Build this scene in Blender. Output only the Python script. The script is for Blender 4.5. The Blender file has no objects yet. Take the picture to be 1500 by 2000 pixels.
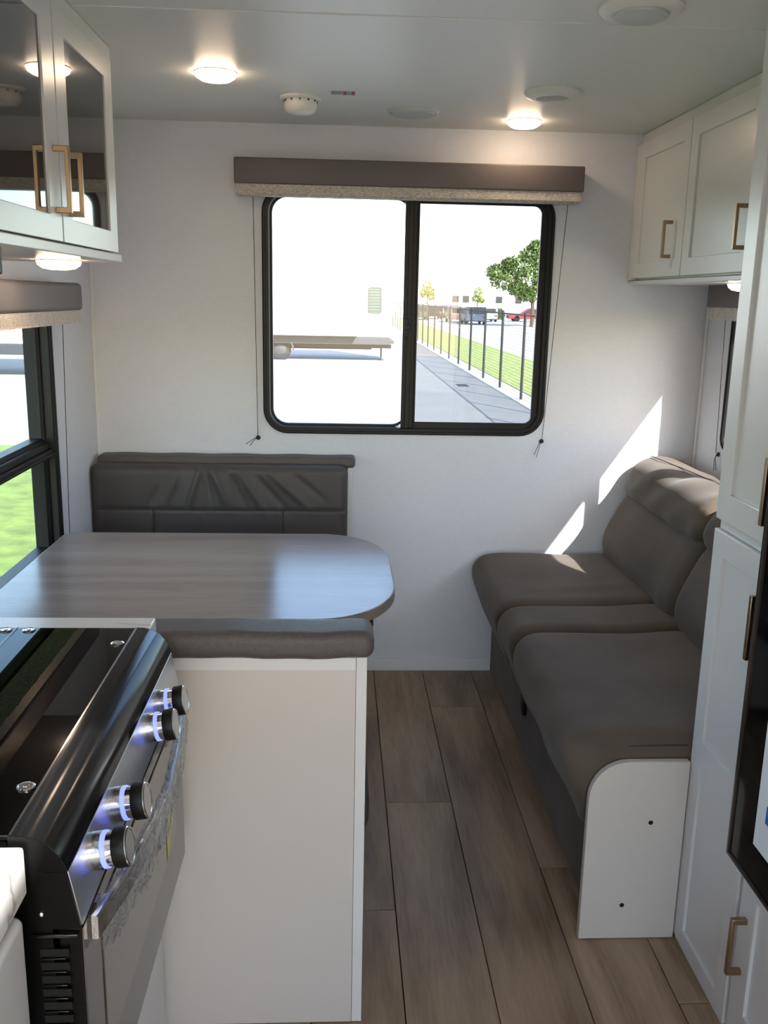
import bpy, bmesh, math, random
from math import sin, cos, pi, sqrt
from mathutils import Vector, Matrix
random.seed(7)
SC = bpy.context.scene
COL = SC.collection
H = 2.0; D = 3.395; L = -0.875; R = 1.35; REAR = -2.3; G = -0.8

# ------------------------------------------------------------------ camera
cam_d = bpy.data.cameras.new('camera'); cam = bpy.data.objects.new('camera', cam_d); COL.objects.link(cam)
yaw, pitch, roll, foc, ch = 5.24e-02, 2.283e-01, 2.06e-02, 1804.06, 1.4282
fw = Vector((sin(yaw)*cos(pitch), cos(yaw)*cos(pitch), -sin(pitch)))
r0 = Vector((cos(yaw), -sin(yaw), 0)); u0 = r0.cross(fw)
rr = cos(roll)*r0 + sin(roll)*u0; uu = -sin(roll)*r0 + cos(roll)*u0
m3 = Matrix((rr, uu, -fw)).transposed()
cam.matrix_world = Matrix.Translation((0, 0, ch)) @ m3.to_4x4()
cam_d.sensor_fit = 'VERTICAL'; cam_d.sensor_height = 36.0; cam_d.lens = 36.0*foc/2000.0
cam_d.clip_start = 0.02; cam_d.clip_end = 1000
SC.camera = cam

# ------------------------------------------------------------------ world, sun, exposure
SUN_DIR = Vector((-.13, .2535, -.198)).normalized()
w = bpy.data.worlds.new('world'); SC.world = w; w.use_nodes = True
nt = w.node_tree; nt.nodes.clear()
sky = nt.nodes.new('ShaderNodeTexSky'); sky.sky_type = 'NISHITA'; sky.sun_disc = False
sky.sun_elevation = math.radians(34.8); sky.sun_rotation = math.radians(152.8)
sky.air_density = 1.0; sky.dust_density = 1.0; sky.ozone_density = 1.0
bg = nt.nodes.new('ShaderNodeBackground'); out = nt.nodes.new('ShaderNodeOutputWorld')
bg.inputs['Strength'].default_value = 0.50
nt.links.new(sky.outputs[0], bg.inputs[0]); nt.links.new(bg.outputs[0], out.inputs[0])
sun_d = bpy.data.lights.new('sun', 'SUN'); sun_d.energy = 10.5; sun_d.angle = math.radians(0.55); sun_d.color = (1.0, .975, .95)
sun = bpy.data.objects.new('sun', sun_d); COL.objects.link(sun)
sun.rotation_euler = SUN_DIR.to_track_quat('-Z', 'Y').to_euler(); sun.location = (10, -18, 14)
SC.view_settings.view_transform = 'Standard'; SC.view_settings.look = 'None'
SC.view_settings.gamma = 1.0; SC.view_settings.use_curve_mapping = False
SC.view_settings.exposure = 0.88
PUCK = 17.0   # emission of the ceiling pucks

# ------------------------------------------------------------------ materials
def srgb(r, g, b):
    f = lambda c: (c/255/12.92) if c/255 <= .04045 else ((c/255+.055)/1.055)**2.4
    return (f(r), f(g), f(b), 1)
def mat(name, col, rough=.5, metal=0, bump=0, bscale=200, var=0, vscale=3, spec=.5, coat=0, emit=None, estr=0, stretch=None, sheen=0, trans=0):
    m = bpy.data.materials.new(name); m.use_nodes = True
    n = m.node_tree; b = n.nodes['Principled BSDF']
    b.inputs['Base Color'].default_value = col; b.inputs['Roughness'].default_value = rough
    b.inputs['Metallic'].default_value = metal; b.inputs['Specular IOR Level'].default_value = spec
    b.inputs['Coat Weight'].default_value = coat; b.inputs['Coat Roughness'].default_value = .05
    b.inputs['Sheen Weight'].default_value = sheen; b.inputs['Transmission Weight'].default_value = trans
    if emit: b.inputs['Emission Color'].default_value = emit; b.inputs['Emission Strength'].default_value = estr
    tc = n.nodes.new('ShaderNodeTexCoord'); mp = n.nodes.new('ShaderNodeMapping')
    n.links.new(tc.outputs['Object'], mp.inputs[0])
    if stretch: mp.inputs['Scale'].default_value = stretch
    if bump:
        t = n.nodes.new('ShaderNodeTexNoise'); t.inputs['Scale'].default_value = bscale; t.inputs['Detail'].default_value = 3
        bp = n.nodes.new('ShaderNodeBump'); bp.inputs['Strength'].default_value = bump; bp.inputs['Distance'].default_value = .002
        n.links.new(mp.outputs[0], t.inputs[0]); n.links.new(t.outputs[0], bp.inputs['Height']); n.links.new(bp.outputs[0], b.inputs['Normal'])
    if var:
        t = n.nodes.new('ShaderNodeTexNoise'); t.inputs['Scale'].default_value = vscale; t.inputs['Detail'].default_value = 4
        mr = n.nodes.new('ShaderNodeMapRange'); mr.inputs['From Min'].default_value = .3; mr.inputs['From Max'].default_value = .7
        mr.inputs['To Min'].default_value = 1-var; mr.inputs['To Max'].default_value = 1+var
        mx = n.nodes.new('ShaderNodeVectorMath'); mx.operation = 'SCALE'; mx.inputs[0].default_value = col[:3]
        n.links.new(mp.outputs[0], t.inputs[0]); n.links.new(t.outputs[0], mr.inputs[0]); n.links.new(mr.outputs[0], mx.inputs['Scale'])
        n.links.new(mx.outputs[0], b.inputs['Base Color'])
    return m
def wood(name, dark, mid, light, axis, rough=.45, random_piece=True, fig=1.0, glossrough=None):
    m = bpy.data.materials.new(name); m.use_nodes = True; n = m.node_tree; N = n.nodes.new; K = n.links.new
    b = n.nodes['Principled BSDF']; b.inputs['Roughness'].default_value = rough
    tc = N('ShaderNodeTexCoord'); mp = N('ShaderNodeMapping')
    sc = [1, 1, 1]; sc[axis] = .09; mp.inputs['Scale'].default_value = sc
    oi = N('ShaderNodeObjectInfo'); add = N('ShaderNodeVectorMath'); add.operation = 'ADD'
    cmb = N('ShaderNodeCombineXYZ'); mu = N('ShaderNodeMath'); mu.operation = 'MULTIPLY'; mu.inputs[1].default_value = 37.0
    K(oi.outputs['Random'], mu.inputs[0]); K(mu.outputs[0], cmb.inputs[0]); K(mu.outputs[0], cmb.inputs[1])
    K(tc.outputs['Object'], mp.inputs[0]); K(mp.outputs[0], add.inputs[0]); K(cmb.outputs[0], add.inputs[1])
    t1 = N('ShaderNodeTexNoise'); t1.inputs['Scale'].default_value = 9; t1.inputs['Detail'].default_value = 5; t1.inputs['Distortion'].default_value = .6
    t2 = N('ShaderNodeTexNoise'); t2.inputs['Scale'].default_value = 120; t2.inputs['Detail'].default_value = 3
    wv = N('ShaderNodeTexWave'); wv.wave_type = 'RINGS'; wv.inputs['Scale'].default_value = 4.0*fig; wv.inputs['Distortion'].default_value = 14; wv.inputs['Detail'].default_value = 3; wv.inputs['Detail Scale'].default_value = 1.2
    for t in (t1, t2, wv): K(add.outputs[0], t.inputs[0])
    cr = N('ShaderNodeValToRGB'); cr.color_ramp.elements[0].color = dark; cr.color_ramp.elements[1].color = light
    cr.color_ramp.elements[0].position = .3; cr.color_ramp.elements[1].position = .78
    e = cr.color_ramp.elements.new(.5); e.color = mid
    a = N('ShaderNodeMath'); a.operation = 'MULTIPLY_ADD'; a.inputs[1].default_value = .55
    c = N('ShaderNodeMath'); c.operation = 'MULTIPLY'; c.inputs[1].default_value = .28
    K(t2.outputs[0], c.inputs[0]); K(t1.outputs[0], a.inputs[0]); K(c.outputs[0], a.inputs[2])
    d = N('ShaderNodeMath'); d.operation = 'MULTIPLY_ADD'; d.inputs[1].default_value = .17*fig
    K(wv.outputs[0], d.inputs[0]); K(a.outputs[0], d.inputs[2]); K(d.outputs[0], cr.inputs[0])
    if random_piece:
        hs = N('ShaderNodeHueSaturation'); mr = N('ShaderNodeMapRange'); mr.inputs['To Min'].default_value = .88; mr.inputs['To Max'].default_value = 1.1
        K(oi.outputs['Random'], mr.inputs[0]); K(mr.outputs[0], hs.inputs['Value']); K(cr.outputs[0], hs.inputs['Color']); K(hs.outputs[0], b.inputs['Base Color'])
    else: K(cr.outputs[0], b.inputs['Base Color'])
    bp = N('ShaderNodeBump'); bp.inputs['Strength'].default_value = .12; bp.inputs['Distance'].default_value = .001
    K(t2.outputs[0], bp.inputs['Height']); K(bp.outputs[0], b.inputs['Normal'])
    return m
def glass(name, tint, refl=.05, rough=0.0):
    m = bpy.data.materials.new(name); m.use_nodes = True; n = m.node_tree; n.nodes.clear()
    tr = n.nodes.new('ShaderNodeBsdfTransparent'); tr.inputs[0].default_value = tint
    gl = n.nodes.new('ShaderNodeBsdfGlossy'); gl.inputs['Roughness'].default_value = rough
    lw = n.nodes.new('ShaderNodeLayerWeight'); lw.inputs[0].default_value = .5
    pw_ = n.nodes.new('ShaderNodeMath'); pw_.operation = 'POWER'; pw_.inputs[1].default_value = 5
    fr = n.nodes.new('ShaderNodeMath'); fr.operation = 'MULTIPLY_ADD'; fr.inputs[1].default_value = .85; fr.inputs[2].default_value = refl
    n.links.new(lw.outputs['Facing'], pw_.inputs[0]); n.links.new(pw_.outputs[0], fr.inputs[0])
    mx = n.nodes.new('ShaderNodeMixShader'); o = n.nodes.new('ShaderNodeOutputMaterial')
    n.links.new(fr.outputs[0], mx.inputs[0]); n.links.new(tr.outputs[0], mx.inputs[1]); n.links.new(gl.outputs[0], mx.inputs[2]); n.links.new(mx.outputs[0], o.inputs[0])
    return m

MT = {}
MT['wall'] = mat('wall_fabric_paper', srgb(212, 213, 220), .75, bump=.35, bscale=220, var=.02, vscale=60, spec=.25, stretch=(1, 1, 2.2))
MT['ceil'] = mat('ceiling_board', srgb(224, 223, 220), .38, bump=.15, bscale=260, spec=.5)
MT['trimwhite'] = mat('white_trim', srgb(217, 217, 218), .4)
MT['cab'] = mat('cabinet_paint', srgb(209, 208, 208), .28, spec=.5)
MT['beige'] = mat('bench_panel_board', srgb(196, 190, 184), .25, bump=.05, bscale=150)
MT['sofaend'] = mat('sofa_end_board', srgb(198, 190, 182), .45)
MT['brass'] = mat('brushed_brass', srgb(160, 138, 112), .32, metal=1, bump=.1, bscale=400, stretch=(1, 1, .05))
MT['black'] = mat('black_window_frame', srgb(15, 14, 16), .42, spec=.3)
MT['blackgloss'] = mat('black_enamel', srgb(12, 12, 13), .1, spec=.6)
MT['blackroll'] = mat('black_polished_steel', srgb(22, 22, 24), .12, metal=.3, bump=.04, bscale=60, stretch=(1, .02, 1))
MT['matteblack'] = mat('matte_black', srgb(13, 13, 14), .5, spec=.25)
MT['sideblack'] = mat('black_side_enamel', srgb(8, 8, 8), .3, spec=.15)
MT['steel'] = mat('brushed_steel', srgb(196, 198, 200), .22, metal=1, bump=.08, bscale=500, stretch=(1, .03, 1))
MT['chrome'] = mat('chrome', srgb(225, 225, 228), .1, metal=1)
MT['sofa'] = mat('sofa_nubuck', srgb(84, 73, 62), .8, bump=.25, bscale=500, var=.2, vscale=6, sheen=.12, spec=.3)
MT['leather'] = mat('dinette_leatherette', srgb(72, 66, 64), .42, bump=.3, bscale=600, var=.06, vscale=8, spec=.4)
MT['capfabric'] = mat('bench_cap_leatherette', srgb(86, 79, 76), .5, bump=.5, bscale=420, var=.12, vscale=150, spec=.4)
MT['seam'] = mat('seam_thread', srgb(50, 44, 41), .8)
MT['valance'] = mat('valance_leatherette', srgb(92, 84, 84), .5, bump=.2, bscale=500)
MT['linen'] = mat('linen_shade', srgb(184, 177, 170), .9, bump=.8, bscale=200, var=.34, vscale=110, stretch=(1, 1, 2.5))
MT['cord'] = mat('black_cord', srgb(38, 36, 34), .8)
MT['marble'] = mat('white_marble', srgb(228, 225, 221), .2)
MT['floor'] = wood('oak_floor_plank', srgb(108, 88, 68), srgb(146, 124, 100), srgb(178, 155, 129), 1, rough=.42)
MT['table'] = wood('grey_wood_laminate', srgb(118, 106, 99), srgb(138, 126, 118), srgb(152, 141, 133), 0, rough=.2, random_piece=False, fig=.5)
MT['joint'] = mat('floor_underlay', srgb(48, 38, 30), .9)
MT['darkglass'] = mat('dark_cabinet_glass', srgb(46, 40, 38), .03, spec=.9)
MT['darkpan'] = mat('cooktop_pan', srgb(30, 29, 29), .25)
MT['smoke'] = glass('smoked_glass_lid', (.16, .14, .12, 1))
MT['clear'] = glass('clear_window_glass', (.96, .98, .97, 1))
MT['screen'] = glass('screened_window_glass', (.42, .435, .44, 1))
MT['greenglass'] = glass('tinted_window_glass', (.80, .87, .83, 1))
MT['ovenglass'] = mat('oven_door_glass', srgb(124, 116, 110), .12, metal=.75)
MT['ovenframe'] = mat('oven_door_frame', srgb(92, 85, 82), .14, metal=.7)
MT['plastic'] = mat('white_plastic', srgb(222, 220, 214), .35)
MT['greyplastic'] = mat('pale_grey_plastic', srgb(190, 192, 192), .45)
MT['lamp'] = mat('lit_lens', (1, .9, .75, 1), .4, emit=(1, .74, .5, 1), estr=PUCK)
MT['blueled'] = mat('blue_led_ring', srgb(120, 130, 230), .3, emit=(.13, .17, 1, 1), estr=1.3)
MT['fridge'] = mat('black_fridge_glass', srgb(10, 9, 9), .06, spec=.3)
MT['paper'] = mat('white_label', srgb(225, 230, 235), .5)
MT['bluepaper'] = mat('blue_label_band', srgb(30, 100, 180), .5)
MT['ink'] = mat('label_ink', srgb(70, 70, 75), .6)
MT['redpaper'] = mat('red_label', srgb(150, 60, 45), .6)
MT['yellow'] = mat('yellow_sticker', srgb(205, 195, 80), .5)
MT['rubber'] = mat('tyre_rubber', srgb(32, 32, 33), .9)
MT['asphalt'] = mat('asphalt', srgb(138, 136, 133), .9, var=.06, vscale=1.2, bump=.2, bscale=20)
MT['concrete'] = mat('concrete', srgb(200, 198, 192), .9, var=.04, vscale=2)
MT['grass'] = mat('grass', srgb(158, 170, 98), .95, var=.35, vscale=7, bump=.6, bscale=60)  # paled so the colour itself carries the glare veil of the screened pane
MT['lawn'] = mat('lawn_grass', srgb(100, 116, 52), .95, var=.3, vscale=5, bump=.6, bscale=60)
MT['leaf'] = mat('tree_leaf', srgb(92, 112, 52), .7, var=.35, vscale=1.5)
MT['leafpale'] = mat('pale_tree_leaf', srgb(150, 160, 80), .7, var=.3, vscale=1.5)
MT['bark'] = mat('bark', srgb(96, 78, 62), .9)
MT['void'] = mat('dark_hole', srgb(4, 4, 4), .9)
MT['fence'] = mat('black_fence_steel', srgb(48, 46, 45), .6)
MT['rvwhite'] = mat('white_trailer_skin', srgb(236, 236, 236), .35)
MT['rvgrey'] = mat('grey_trailer_skirt', srgb(40, 44, 50), .7)
MT['rvtrim'] = mat('pale_trailer_trim', srgb(100, 101, 104), .5)
MT['carglass'] = mat('car_glass', srgb(45, 52, 58), .1)
def carpaint(n, c): return mat(n, c, .25, coat=.5)

def film_mat():
    m = bpy.data.materials.new('clear_plastic_film'); m.use_nodes = True; n = m.node_tree; n.nodes.clear()
    tr = n.nodes.new('ShaderNodeBsdfTransparent'); tr.inputs[0].default_value = (.95, .96, .97, 1)
    gl = n.nodes.new('ShaderNodeBsdfGlossy'); gl.inputs['Roughness'].default_value = .08
    lw = n.nodes.new('ShaderNodeLayerWeight'); lw.inputs[0].default_value = .2
    tc = n.nodes.new('ShaderNodeTexCoord'); t = n.nodes.new('ShaderNodeTexNoise'); t.inputs['Scale'].default_value = 70; t.inputs['Detail'].default_value = 4; t.inputs['Distortion'].default_value = 1.5
    bp = n.nodes.new('ShaderNodeBump'); bp.inputs['Strength'].default_value = 1; bp.inputs['Distance'].default_value = .004
    mx = n.nodes.new('ShaderNodeMixShader'); o = n.nodes.new('ShaderNodeOutputMaterial')
    n.links.new(tc.outputs['Object'], t.inputs[0]); n.links.new(t.outputs[0], bp.inputs['Height']); n.links.new(bp.outputs[0], gl.inputs['Normal']); n.links.new(bp.outputs[0], lw.inputs['Normal'])
    n.links.new(lw.outputs['Facing'], mx.inputs[0]); n.links.new(tr.outputs[0], mx.inputs[1]); n.links.new(gl.outputs[0], mx.inputs[2]); n.links.new(mx.outputs[0], o.inputs[0])
    return m
MT['film'] = film_mat()
def marble_veins():
    m = MT['marble']; n = m.node_tree; b = n.nodes['Principled BSDF']
    tc = n.nodes.new('ShaderNodeTexCoord'); t = n.nodes.new('ShaderNodeTexNoise'); t.inputs['Scale'].default_value = 2.2; t.inputs['Detail'].default_value = 5; t.inputs['Distortion'].default_value = 1.2
    cr = n.nodes.new('ShaderNodeValToRGB'); cr.color_ramp.elements[0].position = .48; cr.color_ramp.elements[0].color = srgb(228, 225, 221)
    cr.color_ramp.elements[1].position = .52; cr.color_ramp.elements[1].color = srgb(228, 225, 221); e = cr.color_ramp.elements.new(.5); e.color = srgb(178, 166, 154)
    n.links.new(tc.outputs['Object'], t.inputs[0]); n.links.new(t.outputs[0], cr.inputs[0]); n.links.new(cr.outputs[0], b.inputs['Base Color'])
marble_veins()

# ------------------------------------------------------------------ mesh helpers
def link(name, bm, m, parent=None, smooth=False, bevel=0, bseg=2, angle=40):
    me = bpy.data.meshes.new(name); bmesh.ops.recalc_face_normals(bm, faces=bm.faces); bm.to_mesh(me); bm.free()
    mm = MT[m] if isinstance(m, str) else m
    me.materials.append(mm)
    o = bpy.data.objects.new(name, me); COL.objects.link(o)
    if parent is not None:
        o.parent = parent; o.matrix_parent_inverse = Matrix.Translation(-wloc(parent))
    if smooth:
        for p in me.polygons: p.use_smooth = True
        try: me.set_sharp_from_angle(angle=math.radians(angle))
        except Exception: pass
    if bevel:
        md = o.modifiers.new('bevel', 'BEVEL'); md.width = bevel; md.segments = bseg; md.limit_method = 'ANGLE'; md.angle_limit = math.radians(35)
        for p in me.polygons: p.use_smooth = True
        try: me.set_sharp_from_angle(angle=math.radians(35))
        except Exception: pass
    return o
def wloc(o):
    v = Vector((0, 0, 0))
    while o is not None: v += o.location; o = o.parent if (o.parent and o.type == 'EMPTY') else None
    return v
def tag(o, label, cat, group=None):
    o['label'] = label; o['category'] = cat
    if group: o['group'] = group
    return o
def thing(name, label, cat, loc=(0, 0, 0), group=None):
    o = bpy.data.objects.new(name, None); COL.objects.link(o); o.location = loc; o.empty_display_size = .05
    return tag(o, label, cat, group)
def struct(o): o['kind'] = 'structure'; return o
def sempty(name, loc=(0, 0, 0)):
    o = bpy.data.objects.new(name, None); COL.objects.link(o); o.location = loc; o.empty_display_size = .05
    return struct(o)
def box(bm, x0, x1, y0, y1, z0, z1):
    v = [bm.verts.new(p) for p in ((x0,y0,z0),(x1,y0,z0),(x1,y1,z0),(x0,y1,z0),(x0,y0,z1),(x1,y0,z1),(x1,y1,z1),(x0,y1,z1))]
    for f in ((0,3,2,1),(4,5,6,7),(0,1,5,4),(1,2,6,5),(2,3,7,6),(3,0,4,7)): bm.faces.new([v[i] for i in f])
    return bm
def BX(*a): return box(bmesh.new(), *a)
def prism(bm, pts, axis, a, b):
    """pts = 2-D polygon in the two other axes (in xyz order), extruded from a to b"""
    def P(p, t):
        q = list(p); q.insert(axis, t); return q
    v0 = [bm.verts.new(P(p, a)) for p in pts]; v1 = [bm.verts.new(P(p, b)) for p in pts]
    n = len(pts); bm.faces.new(v0); bm.faces.new(v1[::-1])
    for i in range(n): bm.faces.new((v0[i], v0[(i+1) % n], v1[(i+1) % n], v1[i]))
    return bm
def basis(d):
    d = Vector(d).normalized(); a = Vector((0, 0, 1)) if abs(d.z) < .9 else Vector((1, 0, 0))
    u = d.cross(a).normalized(); return d, u, d.cross(u).normalized()
def lathe(bm, o, d, prof, n=32):
    """prof: list of (radius, distance along d)"""
    d, u, v = basis(d); o = Vector(o); rings = []
    for r, t in prof:
        if r < 1e-6: rings.append([bm.verts.new(o+d*t)])
        else: rings.append([bm.verts.new(o+d*t+r*(cos(2*pi*i/n)*u+sin(2*pi*i/n)*v)) for i in range(n)])
    for A, B in zip(rings, rings[1:]):
        for i in range(n):
            j = (i+1) % n
            if len(A) == 1 and len(B) == 1: continue
            if len(A) == 1: bm.faces.new((A[0], B[i], B[j]))
            elif len(B) == 1: bm.faces.new((A[i], A[j], B[0]))
            else: bm.faces.new((A[i], A[j], B[j], B[i]))
    if len(rings[0]) > 1: bm.faces.new(rings[0][::-1])
    if len(rings[-1]) > 1: bm.faces.new(rings[-1])
    return bm
def tube(bm, pts, r, n=8):
    pts = [Vector(p) for p in pts]; rings = []
    pu = None
    for i, p in enumerate(pts):
        t = (pts[min(i+1, len(pts)-1)]-pts[max(i-1, 0)]).normalized()
        if pu is None: _, u, v = basis(t)
        else:
            u = (pu-t*pu.dot(t)).normalized(); v = t.cross(u)
        pu = u
        rings.append([bm.verts.new(p+r*(cos(2*pi*k/n)*u+sin(2*pi*k/n)*v)) for k in range(n)])
    for A, B in zip(rings, rings[1:]):
        for k in range(n): bm.faces.new((A[k], A[(k+1) % n], B[(k+1) % n], B[k]))
    bm.faces.new(rings[0][::-1]); bm.faces.new(rings[-1])
    return bm
def rrect(a0, a1, b0, b1, r, n=8):
    out = []
    for cx, cz, s in ((a1-r, b1-r, 0), (a0+r, b1-r, 1), (a0+r, b0+r, 2), (a1-r, b0+r, 3)):
        for k in range(n+1):
            t = pi/2*(s+k/n); out.append((cx+r*cos(t), cz+r*sin(t)))
    return out
def put(axis, p, t):
    q = list(p); q.insert(axis, t); return q
def ring(bm, axis, a0, a1, b0, b1, r, prof, n=8):
    """closed profile (inset, depth) swept round a rounded rectangle in the plane normal to axis"""
    loops = []
    for off, dep in prof:
        rad = max(r-off, .002)
        loops.append([bm.verts.new(put(axis, p, dep)) for p in rrect(a0+off, a1-off, b0+off, b1-off, rad, n)])
    m = len(loops)
    for i in range(m):
        A, B = loops[i], loops[(i+1) % m]; k = len(A)
        for j in range(k): bm.faces.new((A[j], A[(j+1) % k], B[(j+1) % k], B[j]))
    return bm
def holed(bm, axis, t0, t1, outer, holes):
    """plate between t0 and t1 with holes; outer/holes are 2-D loops"""
    for t in (t0, t1):
        edges = []
        for lp in [outer]+holes:
            vs = [bm.verts.new(put(axis, p, t)) for p in lp]
            for i in range(len(vs)): edges.append(bm.edges.new((vs[i], vs[(i+1) % len(vs)])))
        bmesh.ops.triangle_fill(bm, use_beauty=True, use_dissolve=False, edges=edges)
    for lp in [outer]+holes:
        a = [bm.verts.new(put(axis, p, t0)) for p in lp]; b = [bm.verts.new(put(axis, p, t1)) for p in lp]; n = len(lp)
        for i in range(n): bm.faces.new((a[i], a[(i+1) % n], b[(i+1) % n], b[i]))
    bmesh.ops.remove_doubles(bm, verts=bm.verts, dist=1e-6)
    return bm
def rect(a0, a1, b0, b1): return [(a0, b0), (a1, b0), (a1, b1), (a0, b1)]
def samples(h, r, ni, ne=5):
    s = [-h+r-r*math.tan(pi/4*(1-k/ne)) for k in range(ne)]
    s += [-h+r+(2*h-2*r)*k/ni for k in range(ni+1)]
    s += [h-r+r*math.tan(pi/4*(k+1)/ne) for k in range(ne)]
    return s
def rbox(bm, c, s, r, ni=(6, 6, 6), fn=None, ne=4):
    """rounded box with grid faces; fn(x,y,z,(u,v,w)) -> displaced point"""
    h = [q/2 for q in s]; S = [samples(h[i], r, ni[i], ne) for i in range(3)]
    def P(p):
        inn = [max(-h[i]+r, min(h[i]-r, p[i])) for i in range(3)]
        d = Vector([p[i]-inn[i] for i in range(3)])
        if d.length > 1e-9: q = Vector(inn)+d.normalized()*r
        else: q = Vector(inn)
        x = [q[i]+c[i] for i in range(3)]
        if fn: x = fn(x[0], x[1], x[2], (p[0]/h[0], p[1]/h[1], p[2]/h[2]))
        return x
    for ax in range(3):
        i, j = [k for k in range(3) if k != ax]
        for sg in (-1, 1):
            grid = []
            for a in S[i]:
                row = []
                for b in S[j]:
                    p = [0, 0, 0]; p[ax] = sg*h[ax]; p[i] = a; p[j] = b
                    row.append(bm.verts.new(P(p)))
                grid.append(row)
            for a in range(len(S[i])-1):
                for b in range(len(S[j])-1): bm.faces.new((grid[a][b], grid[a+1][b], grid[a+1][b+1], grid[a][b+1]))
    bmesh.ops.remove_doubles(bm, verts=bm.verts, dist=1e-5)
    return bm
def smoothpoly(pts, sub=6):
    out = []; n = len(pts)
    for i in range(n):
        p0, p1, p2, p3 = [Vector((*pts[(i+k-1) % n], 0)) for k in range(4)]
        for k in range(sub):
            t = k/sub
            q = .5*((2*p1)+(-p0+p2)*t+(2*p0-5*p1+4*p2-p3)*t*t+(-p0+3*p1-3*p2+p3)*t**3)
            out.append((q.x, q.y))
    return out
def loft(bm, prof, y0, y1, r, nm=14, fn=None, ne=6):
    """closed (x,z) profile swept along y with rounded ends of radius r"""
    n = len(prof)
    nor = []
    area = sum(prof[i][0]*prof[(i+1) % n][1]-prof[(i+1) % n][0]*prof[i][1] for i in range(n))
    sg = 1 if area > 0 else -1
    for i in range(n):
        a = prof[i-1]; b = prof[(i+1) % n]; t = Vector((b[0]-a[0], b[1]-a[1])).normalized(); nor.append((-t.y*sg, t.x*sg))
    st = [(y0+r*(1-cos(pi/2*k/ne)), r*(1-sin(pi/2*k/ne))) for k in range(ne)]
    st += [(y0+r+(y1-y0-2*r)*k/nm, 0) for k in range(nm+1)]
    st += [(y1-r*(1-cos(pi/2*(ne-1-k)/ne)), r*(1-sin(pi/2*(ne-1-k)/ne))) for k in range(ne)]
    rings = []
    for y, ins in st:
        row = []
        for (x, z), (a, b) in zip(prof, nor):
            q = (x+a*ins, y, z+b*ins)
            if fn: q = fn(*q)
            row.append(bm.verts.new(q))
        rings.append(row)
    for A, B in zip(rings, rings[1:]):
        for i in range(n): bm.faces.new((A[i], A[(i+1) % n], B[(i+1) % n], B[i]))
    bm.faces.new(rings[0]); bm.faces.new(rings[-1][::-1])
    return bm
def gauss(x, m, s): return math.exp(-((x-m)/s)**2)

# ================================================================== STRUCTURE
WT = .06
BWIN = (-.272, .766, .933, 1.80)     # back window outer trim x0,x1,z0,z1
LWIN = (1.72, 2.885, .60, 1.42)      # left window y,z
RWIN = (2.02, 3.157, .93, 1.435)     # right window
FILL_KWIN = (-.75, .15, 1.02, 1.50)       # unseen kitchen window, left wall, added for daylight fill
FILL_RRWIN = (-.76, 1.26, .50, 1.90)     # unseen rear window x,z, added and sized for fill light
FILL_VENT = (-.36, .50, -1.25, -.30)       # unseen roof opening x,y, added to brighten the room
FILL_DOOR = (-1.85, -1.22, .02, 1.88)     # unseen doorway on the right wall, added to let in daylight
def inset(t, o, r): return rrect(t[0]+o, t[1]-o, t[2]+o, t[3]-o, r)
wb = struct(link('wall_back', holed(bmesh.new(), 1, D, D+WT, rect(L-WT, R+WT, 0, H), [inset(BWIN, .014, .076)]), 'wall'))
wl = struct(link('wall_left', holed(bmesh.new(), 0, L-WT, L, rect(REAR, D, 0, H), [inset(LWIN, .014, .03), inset(FILL_KWIN, .014, .05)]), 'wall'))
wr = struct(link('wall_right', holed(bmesh.new(), 0, R, R+WT, rect(REAR, D, 0, H), [inset(RWIN, .01, .05), rect(FILL_DOOR[0], FILL_DOOR[1], FILL_DOOR[2], FILL_DOOR[3])]), 'wall'))
wq = struct(link('wall_rear', holed(bmesh.new(), 1, REAR-WT, REAR, rect(L-WT, R+WT, 0, H), [inset(FILL_RRWIN, .014, .05)]), 'wall'))
cl = struct(link('ceiling', holed(bmesh.new(), 2, H, H+.08, rect(L-WT, R+WT, REAR-WT, D+WT), [rect(*FILL_VENT)]), 'ceil'))
link('ceiling_seam_strip', BX(L, R, 2.108, 2.122, H-.0022, H+.001), 'ceil', cl, bevel=.001)
fl = sempty('floor', (0, 0, 0))
struct(link('subfloor', BX(L-WT, R+WT, REAR-WT, D+WT, -.09, -.012), 'joint', fl))
pw = .1917; x0 = .149-pw*6
off = {6: 2.418, 7: 3.06, 8: 2.096, 5: 1.935, 9: 1.619}
lane = 0; x = x0; plank_mesh = {}
while x < R:
    a, b = max(x, L), min(x+pw, R)
    if b-a > .01:
        j = off.get(lane, random.uniform(1.6, 2.7))
        ys = [j+1.52*k for k in range(-5, 3)]
        ys = [REAR]+[y for y in ys if REAR < y < D]+[D]
        for y0, y1 in zip(ys, ys[1:]):
            if y1-y0 < .02: continue
            g = .0011
            o = link('floor_plank', BX(a+g, b-g, y0+g, y1-g, -.012, 0), 'floor', fl, bevel=.0008, bseg=1)
    x += pw; lane += 1
# baseboards and corner trims
struct(link('baseboard_back', BX(L, R, D-.008, D, 0, .052), 'trimwhite', None, bevel=.002))
struct(link('trim_1', BX(L, L+.010, D-.010, D, .055, H), 'trimwhite', None, bevel=.002))
struct(link('trim_2', BX(R-.010, R, D-.018, D-.008, .055, 1.49), 'trimwhite', None, bevel=.002))

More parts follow.
